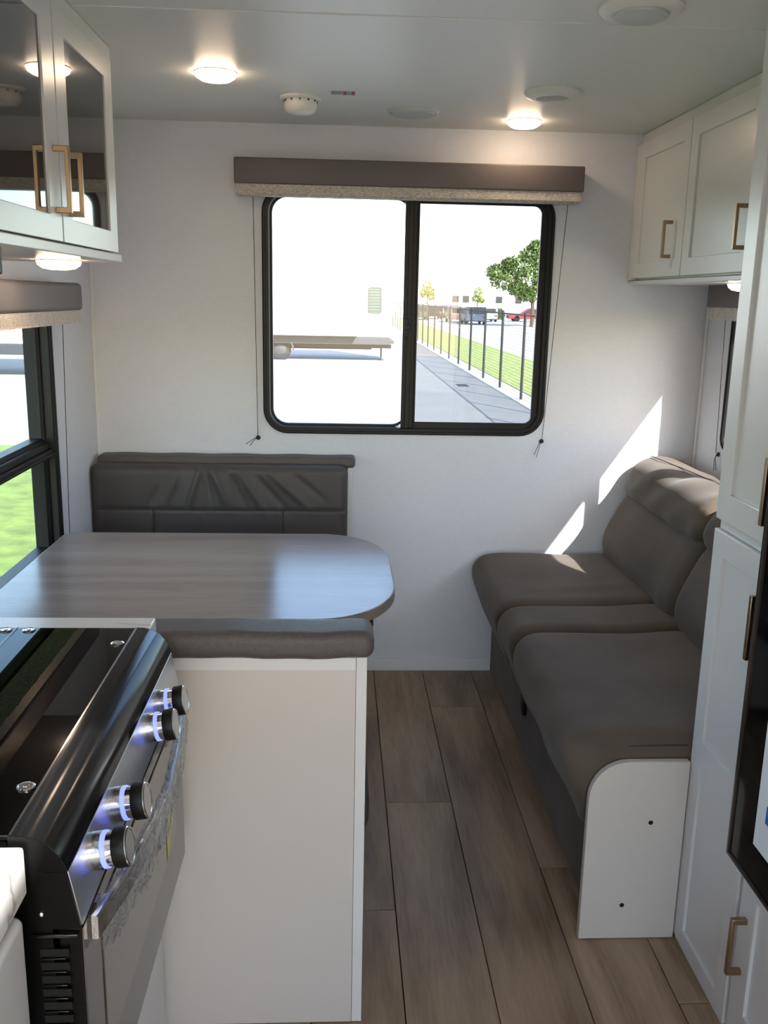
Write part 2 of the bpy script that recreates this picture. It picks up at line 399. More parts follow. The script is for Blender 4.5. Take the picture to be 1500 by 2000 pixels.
# ---- windows
def window(name, axis, t, wall_t, sgn, rad, trim_w):
    """t=(a0,a1,b0,b1); wall_t = inner wall coordinate; sgn = direction outwards"""
    e = sempty(name, (0, 0, 0))
    s = sgn
    prof = [(0, wall_t), (.001, wall_t-.008*s), (.006, wall_t-.013*s), (trim_w*.45, wall_t-.013*s), (trim_w*.5, wall_t-.010*s), (trim_w*.9, wall_t-.010*s),
            (trim_w, wall_t-.006*s), (trim_w, wall_t+.068*s), (.016, wall_t+.068*s), (.016, wall_t)]
    link('window_frame', ring(bmesh.new(), axis, *t, rad, prof), 'black', e, smooth=True, angle=30)
    return e
w1 = window('window_1', 1, BWIN, D, 1, .09, .026)
gy = D+.034
# left fixed pane, right sliding pane with the insect screen
ix0, ix1, iz0, iz1 = BWIN[0]+.026, BWIN[1]-.026, BWIN[2]+.026, BWIN[3]-.026
link('window_sash', ring(bmesh.new(), 1, ix0-.001, .262, iz0-.001, iz1+.001, .064, [(0, gy-.008), (0, gy+.01), (.010, gy+.01), (.010, gy-.008)]), 'black', w1, smooth=True, angle=30)
link('window_sash', ring(bmesh.new(), 1, .234, ix1+.001, iz0-.001, iz1+.001, .05, [(0, gy-.034), (0, gy-.012), (.022, gy-.012), (.024, gy-.034)]), 'black', w1, smooth=True, angle=30)
bm = BX(.232, .279, gy-.040, gy-.030, iz0, iz1)
box(bm, .246, .262, gy-.046, gy-.040, iz0, iz1); box(bm, .276, .283, gy-.052, gy-.030, iz0, iz1)
link('window_mullion', bm, 'black', w1, bevel=.0015)
lt = BX(.236, .252, gy-.054, gy-.046, 1.29, 1.355); box(lt, .240, .256, gy-.062, gy-.054, 1.315, 1.335)
link('window_latch', lt, 'black', w1, bevel=.002)
def pane(nm, axis, lp, t, th, m, par):
    bm = bmesh.new(); v = [bm.verts.new(put(axis, p, t)) for p in lp]; bm.faces.new(v)
    return link(nm, bm, m, par)
pane('glass_pane', 1, rrect(ix0+.008, .255, iz0+.008, iz1-.008, .055), gy, 0, 'clear', w1)
pane('glass_pane', 1, rrect(.26, ix1-.02, iz0+.02, iz1-.02, .03), gy-.022, 0, 'screen', w1)
def screws(par, axis, t, at, sgn, spots):
    bm = bmesh.new(); d = [0, 0, 0]; d[axis] = -sgn
    for a, b in spots: lathe(bm, put(axis, (a, b), at), d, [(.0032, 0), (.0030, .001), (.0014, .0013), (0, .0005)], 10)
    o = link('screw', bm, 'matteblack', par); o['kind'] = 'stuff'
sp = [(-.262, z) for z in (1.06, 1.19, 1.32, 1.45, 1.58)]+[(.757, z) for z in (1.1, 1.28, 1.40, 1.56)]+[(x, .942) for x in (-.1, .02, .14, .26, .38, .5, .62)]
screws(w1, 1, BWIN, D-.013, 1, sp)

w2 = window('window_2', 0, LWIN, L, -1, .02, .03)
gx = L-.030
lz0, lz1 = LWIN[2]+.03, LWIN[3]-.03; ly0, ly1 = LWIN[0]+.03, LWIN[1]-.03
bm = BX(gx-.012, gx+.032, ly0, ly1, .932, .955); box(bm, gx-.012, gx+.022, ly0, ly1, .955, .975); box(bm, gx-.012, gx+.038, ly0, ly1, .938, .944)
link('window_rail', bm, 'black', w2, bevel=.002)
link('window_sash', ring(bmesh.new(), 0, ly0-.001, ly1+.001, .97, lz1+.001, .012, [(0, gx+.012), (0, gx-.03), (.018, gx-.03), (.018, gx+.004), (.010, gx+.012)]), 'black', w2, smooth=True, angle=30)
link('window_sash', ring(bmesh.new(), 0, ly0-.001, ly1+.001, lz0-.001, .94, .012, [(0, gx+.016), (0, gx-.03), (.018, gx-.03), (.018, gx+.006), (.010, gx+.016)]), 'black', w2, smooth=True, angle=30)
pane('glass_pane', 0, rect(ly0+.008, ly1-.008, .975, lz1-.006), gx, 0, 'greenglass', w2)
pane('glass_pane', 0, rect(ly0+.008, ly1-.008, lz0+.006, .935), gx-.01, 0, 'greenglass', w2)

w3 = window('window_3', 0, RWIN, R, 1, .05, .022)
gx = R+.02
link('window_mullion', BX(gx-.014, gx+.012, 2.583, 2.648, RWIN[2]+.02, RWIN[3]-.02), 'black', w3, bevel=.002)
pane('glass_pane', 0, rrect(RWIN[0]+.022, 2.60, RWIN[2]+.022, RWIN[3]-.022, .02), gx+.005, 0, 'clear', w3)
pane('glass_pane', 0, rrect(2.63, RWIN[1]-.022, RWIN[2]+.022, RWIN[3]-.022, .02), gx-.005, 0, 'clear', w3)
w4 = window('fill_window_4', 0, FILL_KWIN, L, -1, .06, .026)  # kitchen window out of view, added as a daylight source
pane('glass_pane', 0, rrect(FILL_KWIN[0]+.02, FILL_KWIN[1]-.02, FILL_KWIN[2]+.02, FILL_KWIN[3]-.02, .045), L-.03, 0, 'clear', w4)
w5 = window('fill_window_5', 1, FILL_RRWIN, REAR, -1, .06, .026)  # rear window behind the camera, added to raise the fill light
pane('glass_pane', 1, rrect(FILL_RRWIN[0]+.02, FILL_RRWIN[1]-.02, FILL_RRWIN[2]+.02, FILL_RRWIN[3]-.02, .045), REAR-.03, 0, 'clear', w5)
w6 = sempty('fill_window_6', (0, 0, 0))  # roof opening out of view, added to let in more light
link('window_frame', holed(bmesh.new(), 2, H-.012, H+.09, rect(FILL_VENT[0]-.03, FILL_VENT[1]+.03, FILL_VENT[2]-.03, FILL_VENT[3]+.03), [rect(FILL_VENT[0]+.002, FILL_VENT[1]-.002, FILL_VENT[2]+.002, FILL_VENT[3]-.002)]), 'plastic', w6)
pane('glass_pane', 2, rect(FILL_VENT[0], FILL_VENT[1], FILL_VENT[2], FILL_VENT[3]), H+.085, 0, 'clear', w6)
# added unseen entry door, standing open outwards for daylight fill
d1 = sempty('fill_door_1', (R+WT, FILL_DOOR[0], 0))
link('door_frame', holed(bmesh.new(), 0, R-.006, R+WT+.006, rect(FILL_DOOR[0]-.03, FILL_DOOR[1]+.03, 0.001, FILL_DOOR[3]+.03), [rect(FILL_DOOR[0]+.001, FILL_DOOR[1]-.001, .02, FILL_DOOR[3]-.001)]), 'trimwhite', d1)
link('door_leaf', BX(R+WT+.01, R+WT+.63, FILL_DOOR[0]-.04, FILL_DOOR[0]-.008, .03, 1.86), 'rvwhite', d1, bevel=.004)
link('door_handle', BX(R+WT+.54, R+WT+.60, FILL_DOOR[0]-.005, FILL_DOOR[0]+.012, .9, 1.02), 'black', d1, bevel=.003)

# ================================================================== SHADES (valance boxes)
def cord(par, p0, p1, tail):
    """thin cord from the shade down to its wall button, with two loose tails"""
    pts = [Vector(p0).lerp(Vector(p1), k/12)+Vector((0, 0, 0)) for k in range(13)]
    link('pull_cord', tube(bmesh.new(), pts, .0011, 6), 'cord', par)
    return pts
vb = thing('window_shade', 'wide brown valance with linen shade over the black-framed end window', 'window shade', (.24, D-.04, 1.80))
bm = rbox(bmesh.new(), (.2415, D-.046, 1.836), (1.195, .088, .084), .005, (4, 2, 2), ne=2)
link('valance_box', bm, 'valance', vb, smooth=True)
bm = bmesh.new()
def linen(bm, axis, a0, a1, d0, d1, z0, z1):
    n = 60; A = []
    for k in range(n+1):
        a = a0+(a1-a0)*k/n; s = .0012*sin(k*2.1)+.0008*sin(k*5.3)
        row = []
        for d, z in ((d0, z1), (d0+s, z0+.004), (d0+s+.004, z0), (d1, z0), (d1, z1)):
            p = (a, d, z) if axis == 0 else (d, a, z); row.append(bm.verts.new(p))
        A.append(row)
    for k in range(n):
        for j in range(5): bm.faces.new((A[k][j], A[k+1][j], A[k+1][(j+1) % 5], A[k][(j+1) % 5]))
    bm.faces.new(A[0]); bm.faces.new(A[-1][::-1])
    return bm
link('linen_shade', linen(bm, 0, -.350, .832, D-.084, D-.022, 1.760, 1.80), 'linen', vb)
link('bottom_rail', BX(-.345, .827, D-.078, D-.03, 1.757, 1.762), 'linen', vb, bevel=.001)
for sx, bx_, ty in ((-.298, -.292, -1), (.808, .757, -1)):
    zb = .922
    cord(vb, (sx if sx < 0 else .80, D-.03, 1.76), (bx_ if sx < 0 else .762, D-.008, zb), 0)
    b = (-.291 if sx < 0 else .762)
    link('cord_button', lathe(bmesh.new(), (b, D, zb-.006), (0, -1, 0), [(.008, 0), (.0085, .003), (.006, .007), (.003, .009), (0, .009)], 16), 'cord', vb, smooth=True)
    for dx, dz in ((-.045, -.03), (-.03, -.035)):
        if sx > 0: dx, dz = dx*.6, dz*1.9
        link('cord_tail', tube(bmesh.new(), [(b, D-.009, zb-.006), (b+dx*.3, D-.014, zb-.008), (b+dx*.75, D-.012, zb+dz*.7), (b+dx, D-.010, zb+dz)], .0010, 6), 'cord', vb)

vl = thing('window_shade', 'brown valance with linen shade above the side window beside the dinette', 'window shade', (L+.04, 2.3, 1.40))
vbx = (1.62, 2.955)
link('valance_box', rbox(bmesh.new(), (L+.046, sum(vbx)/2, 1.411), (.088, vbx[1]-vbx[0], .082), .014, (2, 4, 2), ne=4), 'valance', vl, smooth=True)
link('linen_shade', linen(bmesh.new(), 1, 1.64, 2.945, L+.084, L+.020, 1.334, 1.372), 'linen', vl)
link('pull_cord', tube(bmesh.new(), [(L+.03, 2.935, 1.34), (L+.012, 2.935, .60)], .0011, 6), 'cord', vl)
link('cord_button', lathe(bmesh.new(), (L, 2.935, .594), (1, 0, 0), [(.008, 0), (.0085, .003), (.006, .007), (0, .009)], 16), 'cord', vl, smooth=True)
vr = thing('window_shade', 'brown valance with linen shade on the right wall above the sofa', 'window shade', (R-.04, 2.5, 1.40))
link('valance_box', rbox(bmesh.new(), (R-.046, 2.51, 1.4565), (.088, 1.36, .079), .006, (2, 4, 2), ne=2), 'valance', vr, smooth=True)
link('linen_shade', linen(bmesh.new(), 1, 1.85, 3.175, R-.084, R-.040, 1.376, 1.418), 'linen', vr)
link('pull_cord', tube(bmesh.new(), [(R-.030, 3.162, 1.376), (R-.012, 3.172, .915)], .0011, 6), 'cord', vr)
link('cord_button', lathe(bmesh.new(), (R, 3.172, .910), (-1, 0, 0), [(.008, 0), (.0085, .003), (.006, .007), (0, .009)], 16), 'cord', vr, smooth=True)
for a, b in ((-.02, -.05), (.0, -.055)):
    link('cord_tail', tube(bmesh.new(), [(R-.009, 3.172, .910), (R-.02, 3.172+a*.5-.01, .895), (R-.022, 3.172+a-.02, .91+b)], .001, 6), 'cord', vr)

# ================================================================== CEILING FITTINGS
def puck(name, label, cat, x, y, z, r, group=None, on=True):
    t = thing(name, label, cat, (x, y, z), group)
    link('lamp_rim', lathe(bmesh.new(), (x, y, z), (0, 0, -1), [(r*1.03, -.001), (r*1.03, .001), (r*.99, .003), (r*.90, .003), (r*.90, -.001)], 40), 'plastic', t, smooth=True, angle=30)
    link('lamp_lens', lathe(bmesh.new(), (x, y, z), (0, 0, -1), [(r*.985, .0028), (r*.93, .012), (r*.7, .020), (r*.35, .023), (0, .0235)], 40), 'lamp' if on else 'greyplastic', t, smooth=True)
    return t
puck('ceiling_light', 'round lit puck lamp on the ceiling nearest the glass-door wall cabinet', 'ceiling light', -.331, 2.666, H, .056)
puck('ceiling_light', 'round lit puck lamp on the ceiling close above the end window', 'ceiling light', .602, 3.21, H, .056)
puck('ceiling_light', 'unseen puck lamp added as fill light on the ceiling above the cooktop', 'ceiling light', -.02, .55, H, .056)  # lamp out of view, added as interior fill
puck('ceiling_light', 'unseen puck lamp added as fill light on the ceiling over the entry aisle', 'ceiling light', .15, -1.7, H, .056)  # lamp behind the camera, added to raise the fill
puck('cabinet_light', 'lit puck lamp under the dark-glass wall cabinet', 'cabinet light', -.66, 2.29, 1.499, .052)
puck('cabinet_light', 'small puck lamp under the sofa wall cabinet beside the pantry', 'cabinet light', 1.17, 2.70, 1.489, .045)

t = thing('smoke_detector', 'white domed smoke detector on the ceiling left of the warning label', 'smoke detector', (-.118, 2.951, H))
link('detector_base', lathe(bmesh.new(), (-.118, 2.951, H), (0, 0, -1), [(.062, -.001), (.062, .006), (.056, .010), (.0, .010)], 40), 'plastic', t, smooth=True, angle=30)
link('detector_dome', lathe(bmesh.new(), (-.118, 2.951, H), (0, 0, -1), [(.048, .009), (.049, .016), (.0485, .028), (.044, .038), (.034, .045), (.015, .048), (0, .048)], 40), 'plastic', t, smooth=True)
bm = bmesh.new()
for k in range(12):
    a = 2*pi*k/12; lathe(bm, (-.118+.0505*cos(a), 2.951+.0505*sin(a), H-.013), (cos(a), sin(a), 0), [(.003, -.003), (.003, .0004), (0, .0004)], 6)
o = link('detector_slot', bm, 'ink', t); o['kind'] = 'stuff'

t = thing('warning_label', 'small printed warning label with red blocks stuck to the ceiling', 'label', (.008, 2.87, H))
link('label_sheet', BX(-.028, .043, 2.846, 2.896, H-.0006, H), mat('label_grey', srgb(176, 173, 164), .6), t)
bm = BX(.008, .018, 2.848, 2.894, H-.001, H-.0006); box(bm, .032, .041, 2.848, 2.894, H-.001, H-.0006)
link('label_block', bm, 'redpaper', t)
bm = bmesh.new()
for k in range(6): box(bm, -.024+k*.005, -.0222+k*.005, 2.852, 2.890-(k % 3)*.006, H-.001, H-.0006)
for k in range(2): box(bm, .022+k*.004, .0235+k*.004, 2.854, 2.888, H-.001, H-.0006)
o = link('label_text', bm, 'ink', t); o['kind'] = 'stuff'

t = thing('ceiling_speaker', 'flat round grey speaker disc on the ceiling just above the window', 'speaker', (.23, 3.105, H))
link('speaker_rim', lathe(bmesh.new(), (.23, 3.105, H), (0, 0, -1), [(.080, -.001), (.080, .004), (.075, .009), (.069, .009), (.069, -.001)], 48), 'greyplastic', t, smooth=True, angle=30)
link('speaker_grille', lathe(bmesh.new(), (.23, 3.105, H), (0, 0, -1), [(.070, .003), (.068, .012), (.04, .017), (0, .018)], 48), 'greyplastic', t, smooth=True)

t = thing('ceiling_vent', 'round white air vent with slanted louvres on the ceiling', 'vent', (.597, 2.772, H))
link('vent_ring', lathe(bmesh.new(), (.597, 2.772, H), (0, 0, -1), [(.080, -.001), (.081, .004), (.074, .013), (.056, .019), (.046, .019), (.044, .012), (.044, -.001)], 48), 'plastic', t, smooth=True, angle=40)
link('vent_recess', lathe(bmesh.new(), (.597, 2.772, H), (0, 0, -1), [(.045, .001), (.045, .004), (0, .004)], 40), 'ink', t)
for k in range(5):
    v = -.032+.016*k; hw = sqrt(.045**2-v*v)
    bm = bmesh.new(); c = Vector((.597, 2.772, H-.012)); ax = Vector((.93, -.36, 0)).normalized(); pr = Vector((.36, .93, 0)).normalized()
    P = [c+ax*s*hw+pr*v+q for s in (-1, 1) for q in (pr*-.005+Vector((0, 0, -.005)), pr*.005+Vector((0, 0, .005)), pr*.006+Vector((0, 0, .0035)), pr*-.004+Vector((0, 0, -.0065)))]
    vs = [bm.verts.new(p) for p in P]
    for f in ((0,1,2,3),(7,6,5,4),(0,4,5,1),(1,5,6,2),(2,6,7,3),(3,7,4,0)): bm.faces.new([vs[i] for i in f])
    link('louvre', bm, 'plastic', t)
t = thing('ceiling_vent', 'larger round white ceiling fitting with plain lens nearest the pantry', 'ceiling fitting', (.595, 1.985, H))
link('fitting_ring', lathe(bmesh.new(), (.595, 1.985, H), (0, 0, -1), [(.083, -.001), (.084, .006), (.076, .014), (.062, .017), (.055, .015), (.055, -.001)], 48), 'plastic', t, smooth=True, angle=40)
link('fitting_lens', lathe(bmesh.new(), (.595, 1.985, H), (0, 0, -1), [(.056, .010), (.054, .020), (.04, .025), (0, .027)], 48), 'greyplastic', t, smooth=True)

# ================================================================== CABINETS
def shaker(par, axis, face, back, a0, a1, z0, z1, stile, rails, panel_m='cab', name='door', m='cab', th_in=.007):
    """door whose show face lies at coordinate `face`; rails: list of (zlow,zhigh) of cross rails; panels sit back."""
    d = 1 if back > face else -1
    bars = [rect(a0, a0+stile, z0, z1), rect(a1-stile, a1, z0, z1)]+[rect(a0+stile, a1-stile, p, q) for p, q in rails]
    holes = []
    rs = sorted(rails)
    for (p, q), (r, s) in zip(rs, rs[1:]): holes.append(rect(a0+stile, a1-stile, q, r))
    dr = link(name, holed(bmesh.new(), axis, face, back, rect(a0, a1, z0, z1), holes), m, par, bevel=.0015, bseg=2)
    for h in holes:
        ys = [p[0] for p in h]; zs = [p[1] for p in h]
        a, b, c, e = min(ys)-.001, max(ys)+.001, min(zs)-.001, max(zs)+.001
        f0, f1 = face+d*th_in, back-d*.002
        bm = BX(min(f0, f1), max(f0, f1), a, b, c, e) if axis == 0 else BX(a, b, min(f0, f1), max(f0, f1), c, e)
        link('glass_panel' if panel_m == 'darkglass' else 'door_panel', bm, panel_m, dr)
    return dr
def pull(par, x, y, z0, z1, sx, out=.030, w=.011):
    """square bar pull on a face at x, standing off in direction sx"""
    bm = bmesh.new(); x1 = x+sx*out; xi = x1-sx*w*.75
    lo, hi = min(x1, xi), max(x1, xi)
    pts = [(x, z0), (x1, z0), (x1, z1), (x, z1), (x, z1-w), (xi, z1-w), (xi, z0+w), (x, z0+w)]
    prism(bm, pts, 1, y-w/2, y+w/2)
    return link('handle', bm, 'brass', par, bevel=.0012)
# left wall cabinet with dark glass doors
c = thing('wall_cabinet', 'grey wall cabinet with dark glass doors above the cooktop side', 'cabinet', (-.70, 1.7, 1.5))
link('carcass', BX(L+.001, -.564, .50, 2.445, 1.519, H-.001), 'cab', c, bevel=.002)
bp = rrect(0, 1, 0, 1, .1)
pts = [(L+.001, .48), (-.552, .48), (-.540, .49)] + [(-.590+.05*cos(a*pi/12), 2.405+.05*sin(a*pi/12)) for a in range(0, 7)] + [(L+.001, 2.455)]
link('bottom_board', prism(bmesh.new(), pts, 2, 1.499, 1.5185), 'cab', c, bevel=.002)
link('crown_strip', BX(-.5635, -.556, .50, 2.445, 1.962, H-.001), 'cab', c, bevel=.001)
for a, b in ((1.937, 2.402), (1.465, 1.931), (.99, 1.459)):
    dr = shaker(c, 0, -.545, -.5635, a, b, 1.522, 1.960, .072 if a > 1.9 else .076, [(1.522, 1.570), (1.912, 1.960)], 'darkglass', th_in=.004)
    ph = 1.985 if a > 1.9 else (b-.035 if a > 1.4 else a+.035)
    pull(dr, -.545, ph, 1.574, 1.697, 1)
# range hood
h = thing('range_hood', 'black range hood hanging under the dark-glass wall cabinet', 'range hood', (-.7, 1.3, 1.45))
link('hood_body', BX(L+.001, -.552, .92, 1.60, 1.452, 1.498), 'matteblack', h, bevel=.004)
link('hood_filter', BX(L+.08, -.62, 1.0, 1.5, 1.447, 1.4525), 'steel', h)

# right wall cabinet above the sofa
c = thing('wall_cabinet', 'pale shaker wall cabinet with brass pulls above the sofa', 'cabinet', (1.2, 2.6, 1.5))
link('carcass', BX(1.058, R-.001, 1.832, D-.001, 1.505, H-.001), 'cab', c, bevel=.002)
link('bottom_board', BX(1.050, R-.001, 1.832, D-.001, 1.490, 1.5045), 'cab', c, bevel=.002)
link('face_strip', BX(1.042, 1.0575, 3.352, D-.001, 1.506, 1.964), 'cab', c, bevel=.0015)
for a, b in ((2.872, 3.348), (2.382, 2.866), (1.90, 2.376)):
    dr = shaker(c, 0, 1.040, 1.0575, a, b, 1.511, 1.962, .056, [(1.511, 1.562), (1.908, 1.962)])
    pull(dr, 1.040, a+.022+(.075 if a > 2.8 else .022), 1.566, 1.680, -1)

# pantry (tall cabinet)
XF = .785
c = thing('tall_pantry', 'tall off-white pantry with stacked shaker doors between sofa and fridge', 'cabinet', (1.07, 1.69, 0))
link('carcass', BX(.803, R-.001, 1.540, 1.829, .001, H-.001), 'cab', c, bevel=.001)
link('plinth', BX(.790, .8025, 1.540, 1.826, .001, .012), 'cab', c)
dr = shaker(c, 0, XF, .8025, 1.548, 1.828, .013, .976, .050, [(.013, .052), (.457, .517), (.924, .976)], name='door')
pull(dr, XF, 1.572, .787, .912, -1)
dr = shaker(c, 0, XF, .8025, 1.548, 1.828, .998, 1.955, .056, [(.998, 1.056), (1.90, 1.955)], name='door')
pull(dr, XF, 1.572, 1.043, 1.168, -1)
link('top_strip', BX(.790, .8025, 1.540, 1.828, 1.958, H-.001), 'cab', c)
link('middle_strip', BX(.796, .8025, 1.545, 1.826, .977, .997), 'cab', c)
# fridge surround: base cabinet below, cabinet over
c = thing('base_cabinet', 'off-white base cabinet with brass pull under the black fridge', 'cabinet', (1.07, 1.25, 0))
link('carcass', BX(.803, R-.001, .915, 1.538, .001, .415), 'cab', c, bevel=.001)
for a, b, hy in ((1.232, 1.532, 1.50), (.925, 1.226, .96)):
    dr = shaker(c, 0, XF, .8025, a, b, .022, .405, .062, [(.022, .10), (.345, .405)])
    pull(dr, XF, hy, .170, .292, -1)
c = thing('wall_cabinet', 'off-white cabinet closing the space over the fridge', 'cabinet', (1.07, 1.25, 1.77))
link('carcass', BX(.803, R-.001, .915, 1.538, 1.775, H-.001), 'cab', c, bevel=.001)
dr = shaker(c, 0, XF, .8025, .925, 1.532, 1.785, 1.985, .05, [(1.785, 1.83), (1.94, 1.985)])
f = thing('refrigerator', 'black glass-fronted fridge with white label beside the pantry', 'refrigerator', (1.05, 1.22, .42))
link('fridge_body', BX(.802, R-.01, .925, 1.530, .422, 1.76), 'matteblack', f, bevel=.003)
link('fridge_door', BX(.738, .799, .930, 1.506, .432, 1.25), 'fridge', f, bevel=.004)
link('fridge_door', BX(.738, .799, .930, 1.506, 1.262, 1.75), 'fridge', f, bevel=.004)
link('door_bezel', holed(bmesh.new(), 0, .7345, .752, rect(.926, 1.510, .428, 1.254), [rect(.932, 1.504, .434, 1.248)]), 'ovenframe', f)
link('label_sheet', BX(.7366, .738, 1.20, 1.418, .505, .80), 'paper', f)
link('label_band', BX(.7360, .7366, 1.22, 1.385, .565, .597), 'bluepaper', f)
bm = bmesh.new()
for k in range(6): box(bm, .7360, .7366, 1.23+.004*(k % 3), 1.378-.014*(k % 2), .62+.016*k, .626+.016*k)
for k in range(3): box(bm, .7360, .7366, 1.24, 1.36-.02*k, .525+.011*k, .530+.011*k)
o = link('label_text', bm, 'ink', f); o['kind'] = 'stuff'

# ================================================================== SOFA
s = thing('sofa', 'dark taupe upholstered sofa with puffy headrests under the right window', 'sofa', (.95, 2.6, 0))
link('sofa_base', prism(bmesh.new(), [(.607, .001), (1.30, .001), (1.30, .30), (.625, .30), (.607, .22)], 1, 1.842, 3.384), 'sofa', s, bevel=.006)
link('base_latch', BX(.594, .606, 2.68, 2.72, .145, .255), 'matteblack', s, bevel=.003)
sp_ = smoothpoly([(1.06, .335), (.84, .31), (.66, .292), (.60, .262), (.566, .268), (.545, .32), (.520, .385), (.513, .425), (.525, .462), (.565, .488), (.66, .494), (.85, .492), (1.06, .486)], 5)
def wr_near(x, y, z):
    if z > .40:
        z += .004*gauss(y, 2.47-.05*sin(x*9), .018)*gauss(x, .93, .12)-.004*gauss(y, 2.42-.03*sin(x*8), .014)*gauss(x, .92, .13)
        z += .003*sin(x*9+y*4)*gauss(x, .7, .2)
    if x < .57: x += .004*sin(y*17+z*20)
    return (x, y, z)
def wr_far(x, y, z):
    if z > .40: z += .004*gauss(y, 2.93+.15*(x-.9), .03)*gauss(x, .85, .13)+.003*sin(x*10+y*6)
    return (x, y, z)
for a, b, fn, r in ((2.772, 3.386, wr_far, .05), (2.535, 2.776, wr_near, .045), (1.842, 2.539, wr_near, .05)):
    link('seat_cushion', loft(bmesh.new(), sp_, a, b, r, 22, fn), 'sofa', s, smooth=True, angle=80)
bk = smoothpoly([(1.31, .42), (1.10, .44), (1.035, .462), (1.015, .52), (1.022, .585), (1.050, .655), (1.085, .715), (1.13, .745), (1.31, .75)], 5)
hd = smoothpoly([(1.32, .735), (1.16, .712), (1.092, .722), (1.074, .758), (1.084, .800), (1.110, .842), (1.155, .868), (1.215, .872), (1.30, .845), (1.333, .80)], 5)
def hdfn(x, y, z):
    k = 1+.0*y
    z += .003*sin(y*23+x*15)*(1 if z > .75 else 0) - .007*gauss(y, 2.98, .03)*gauss(x, 1.16, .05)
    x += .003*sin(y*31+z*40)
    return (x, y, z)
def bkfn(x, y, z):
    if x < 1.2: x += .006*sin(y*7+z*12)*gauss(z, .58, .1)-.004*gauss(y, 2.72, .03)
    return (x, y, z)
for a, b in ((2.622, 3.386), (1.845, 2.618)):
    link('back_cushion', loft(bmesh.new(), bk, a, b, .045, 22, bkfn), 'sofa', s, smooth=True, angle=80)
    h = link('head_cushion', loft(bmesh.new(), hd, a+.004, b-.002, .055, 26, hdfn), 'sofa', s, smooth=True, angle=80)
    link('seam', tube(bmesh.new(), [(1.16+.055*t+(.0 if t else 0), b-.012-(b-a-.02)*t, .874+.003*sin(pi*t)) for t in [k/20 for k in range(1, 20)]], .0016, 6), 'seam', h)
# seam along the near seat front corner
link('seam', tube(bmesh.new(), [(.556, 1.905, .40), (.562, 1.878, .430), (.575, 1.862, .452), (.60, 1.853, .464), (.66, 1.849, .470), (.74, 1.848, .472), (.785, 1.848, .472)], .0016, 6), 'seam', s)
ep = [(.562, .002), (.783, .002), (.783, .4455), (.650, .4455)]+[(.650-.088*sin(a*pi/16), .3575+.088*cos(a*pi/16)) for a in range(1, 9)]
link('end_panel', prism(bmesh.new(), ep, 1, 1.820, 1.838), 'sofaend', s, bevel=.0015)
for x, z in ((.706, .298), (.657, .089)):
    link('screw_hole', lathe(bmesh.new(), (x, 1.8205, z), (0, -1, 0), [(.0055, 0), (.0055, .0006), (0, .0006)], 16), 'void', s)

# ================================================================== DINETTE
BE = .058
def wrinkle(x, z):
    v = 0
    for (cx, cz, ang, ln, wd, am) in ((-.58, .77, 68, .06, .012, .004), (-.50, .78, 74, .075, .010, .006), (-.46, .765, 100, .08, .010, -.005), (-.42, .765, 112, .085, .012, .007), (-.36, .76, 118, .09, .011, -.006),
                                   (-.31, .755, 122, .09, .012, .006), (-.24, .745, 132, .09, .012, -.005), (-.17, .75, 138, .085, .012, .006), (-.10, .76, 140, .06, .010, -.004), (-.52, .72, 80, .05, .02, .004), (-.65, .72, 60, .06, .015, -.003), (-.20, .64, 100, .05, .014, .003), (-.38, .66, 95, .04, .012, -.003), (-.50, .64, 85, .05, .014, .003)):
        a = math.radians(ang); dx, dz = x-cx, z-cz
        u = dx*cos(a)+dz*sin(a); q = -dx*sin(a)+dz*cos(a)
        v += am*math.exp(-(u/ln)**2-(q/wd)**2)
    return v
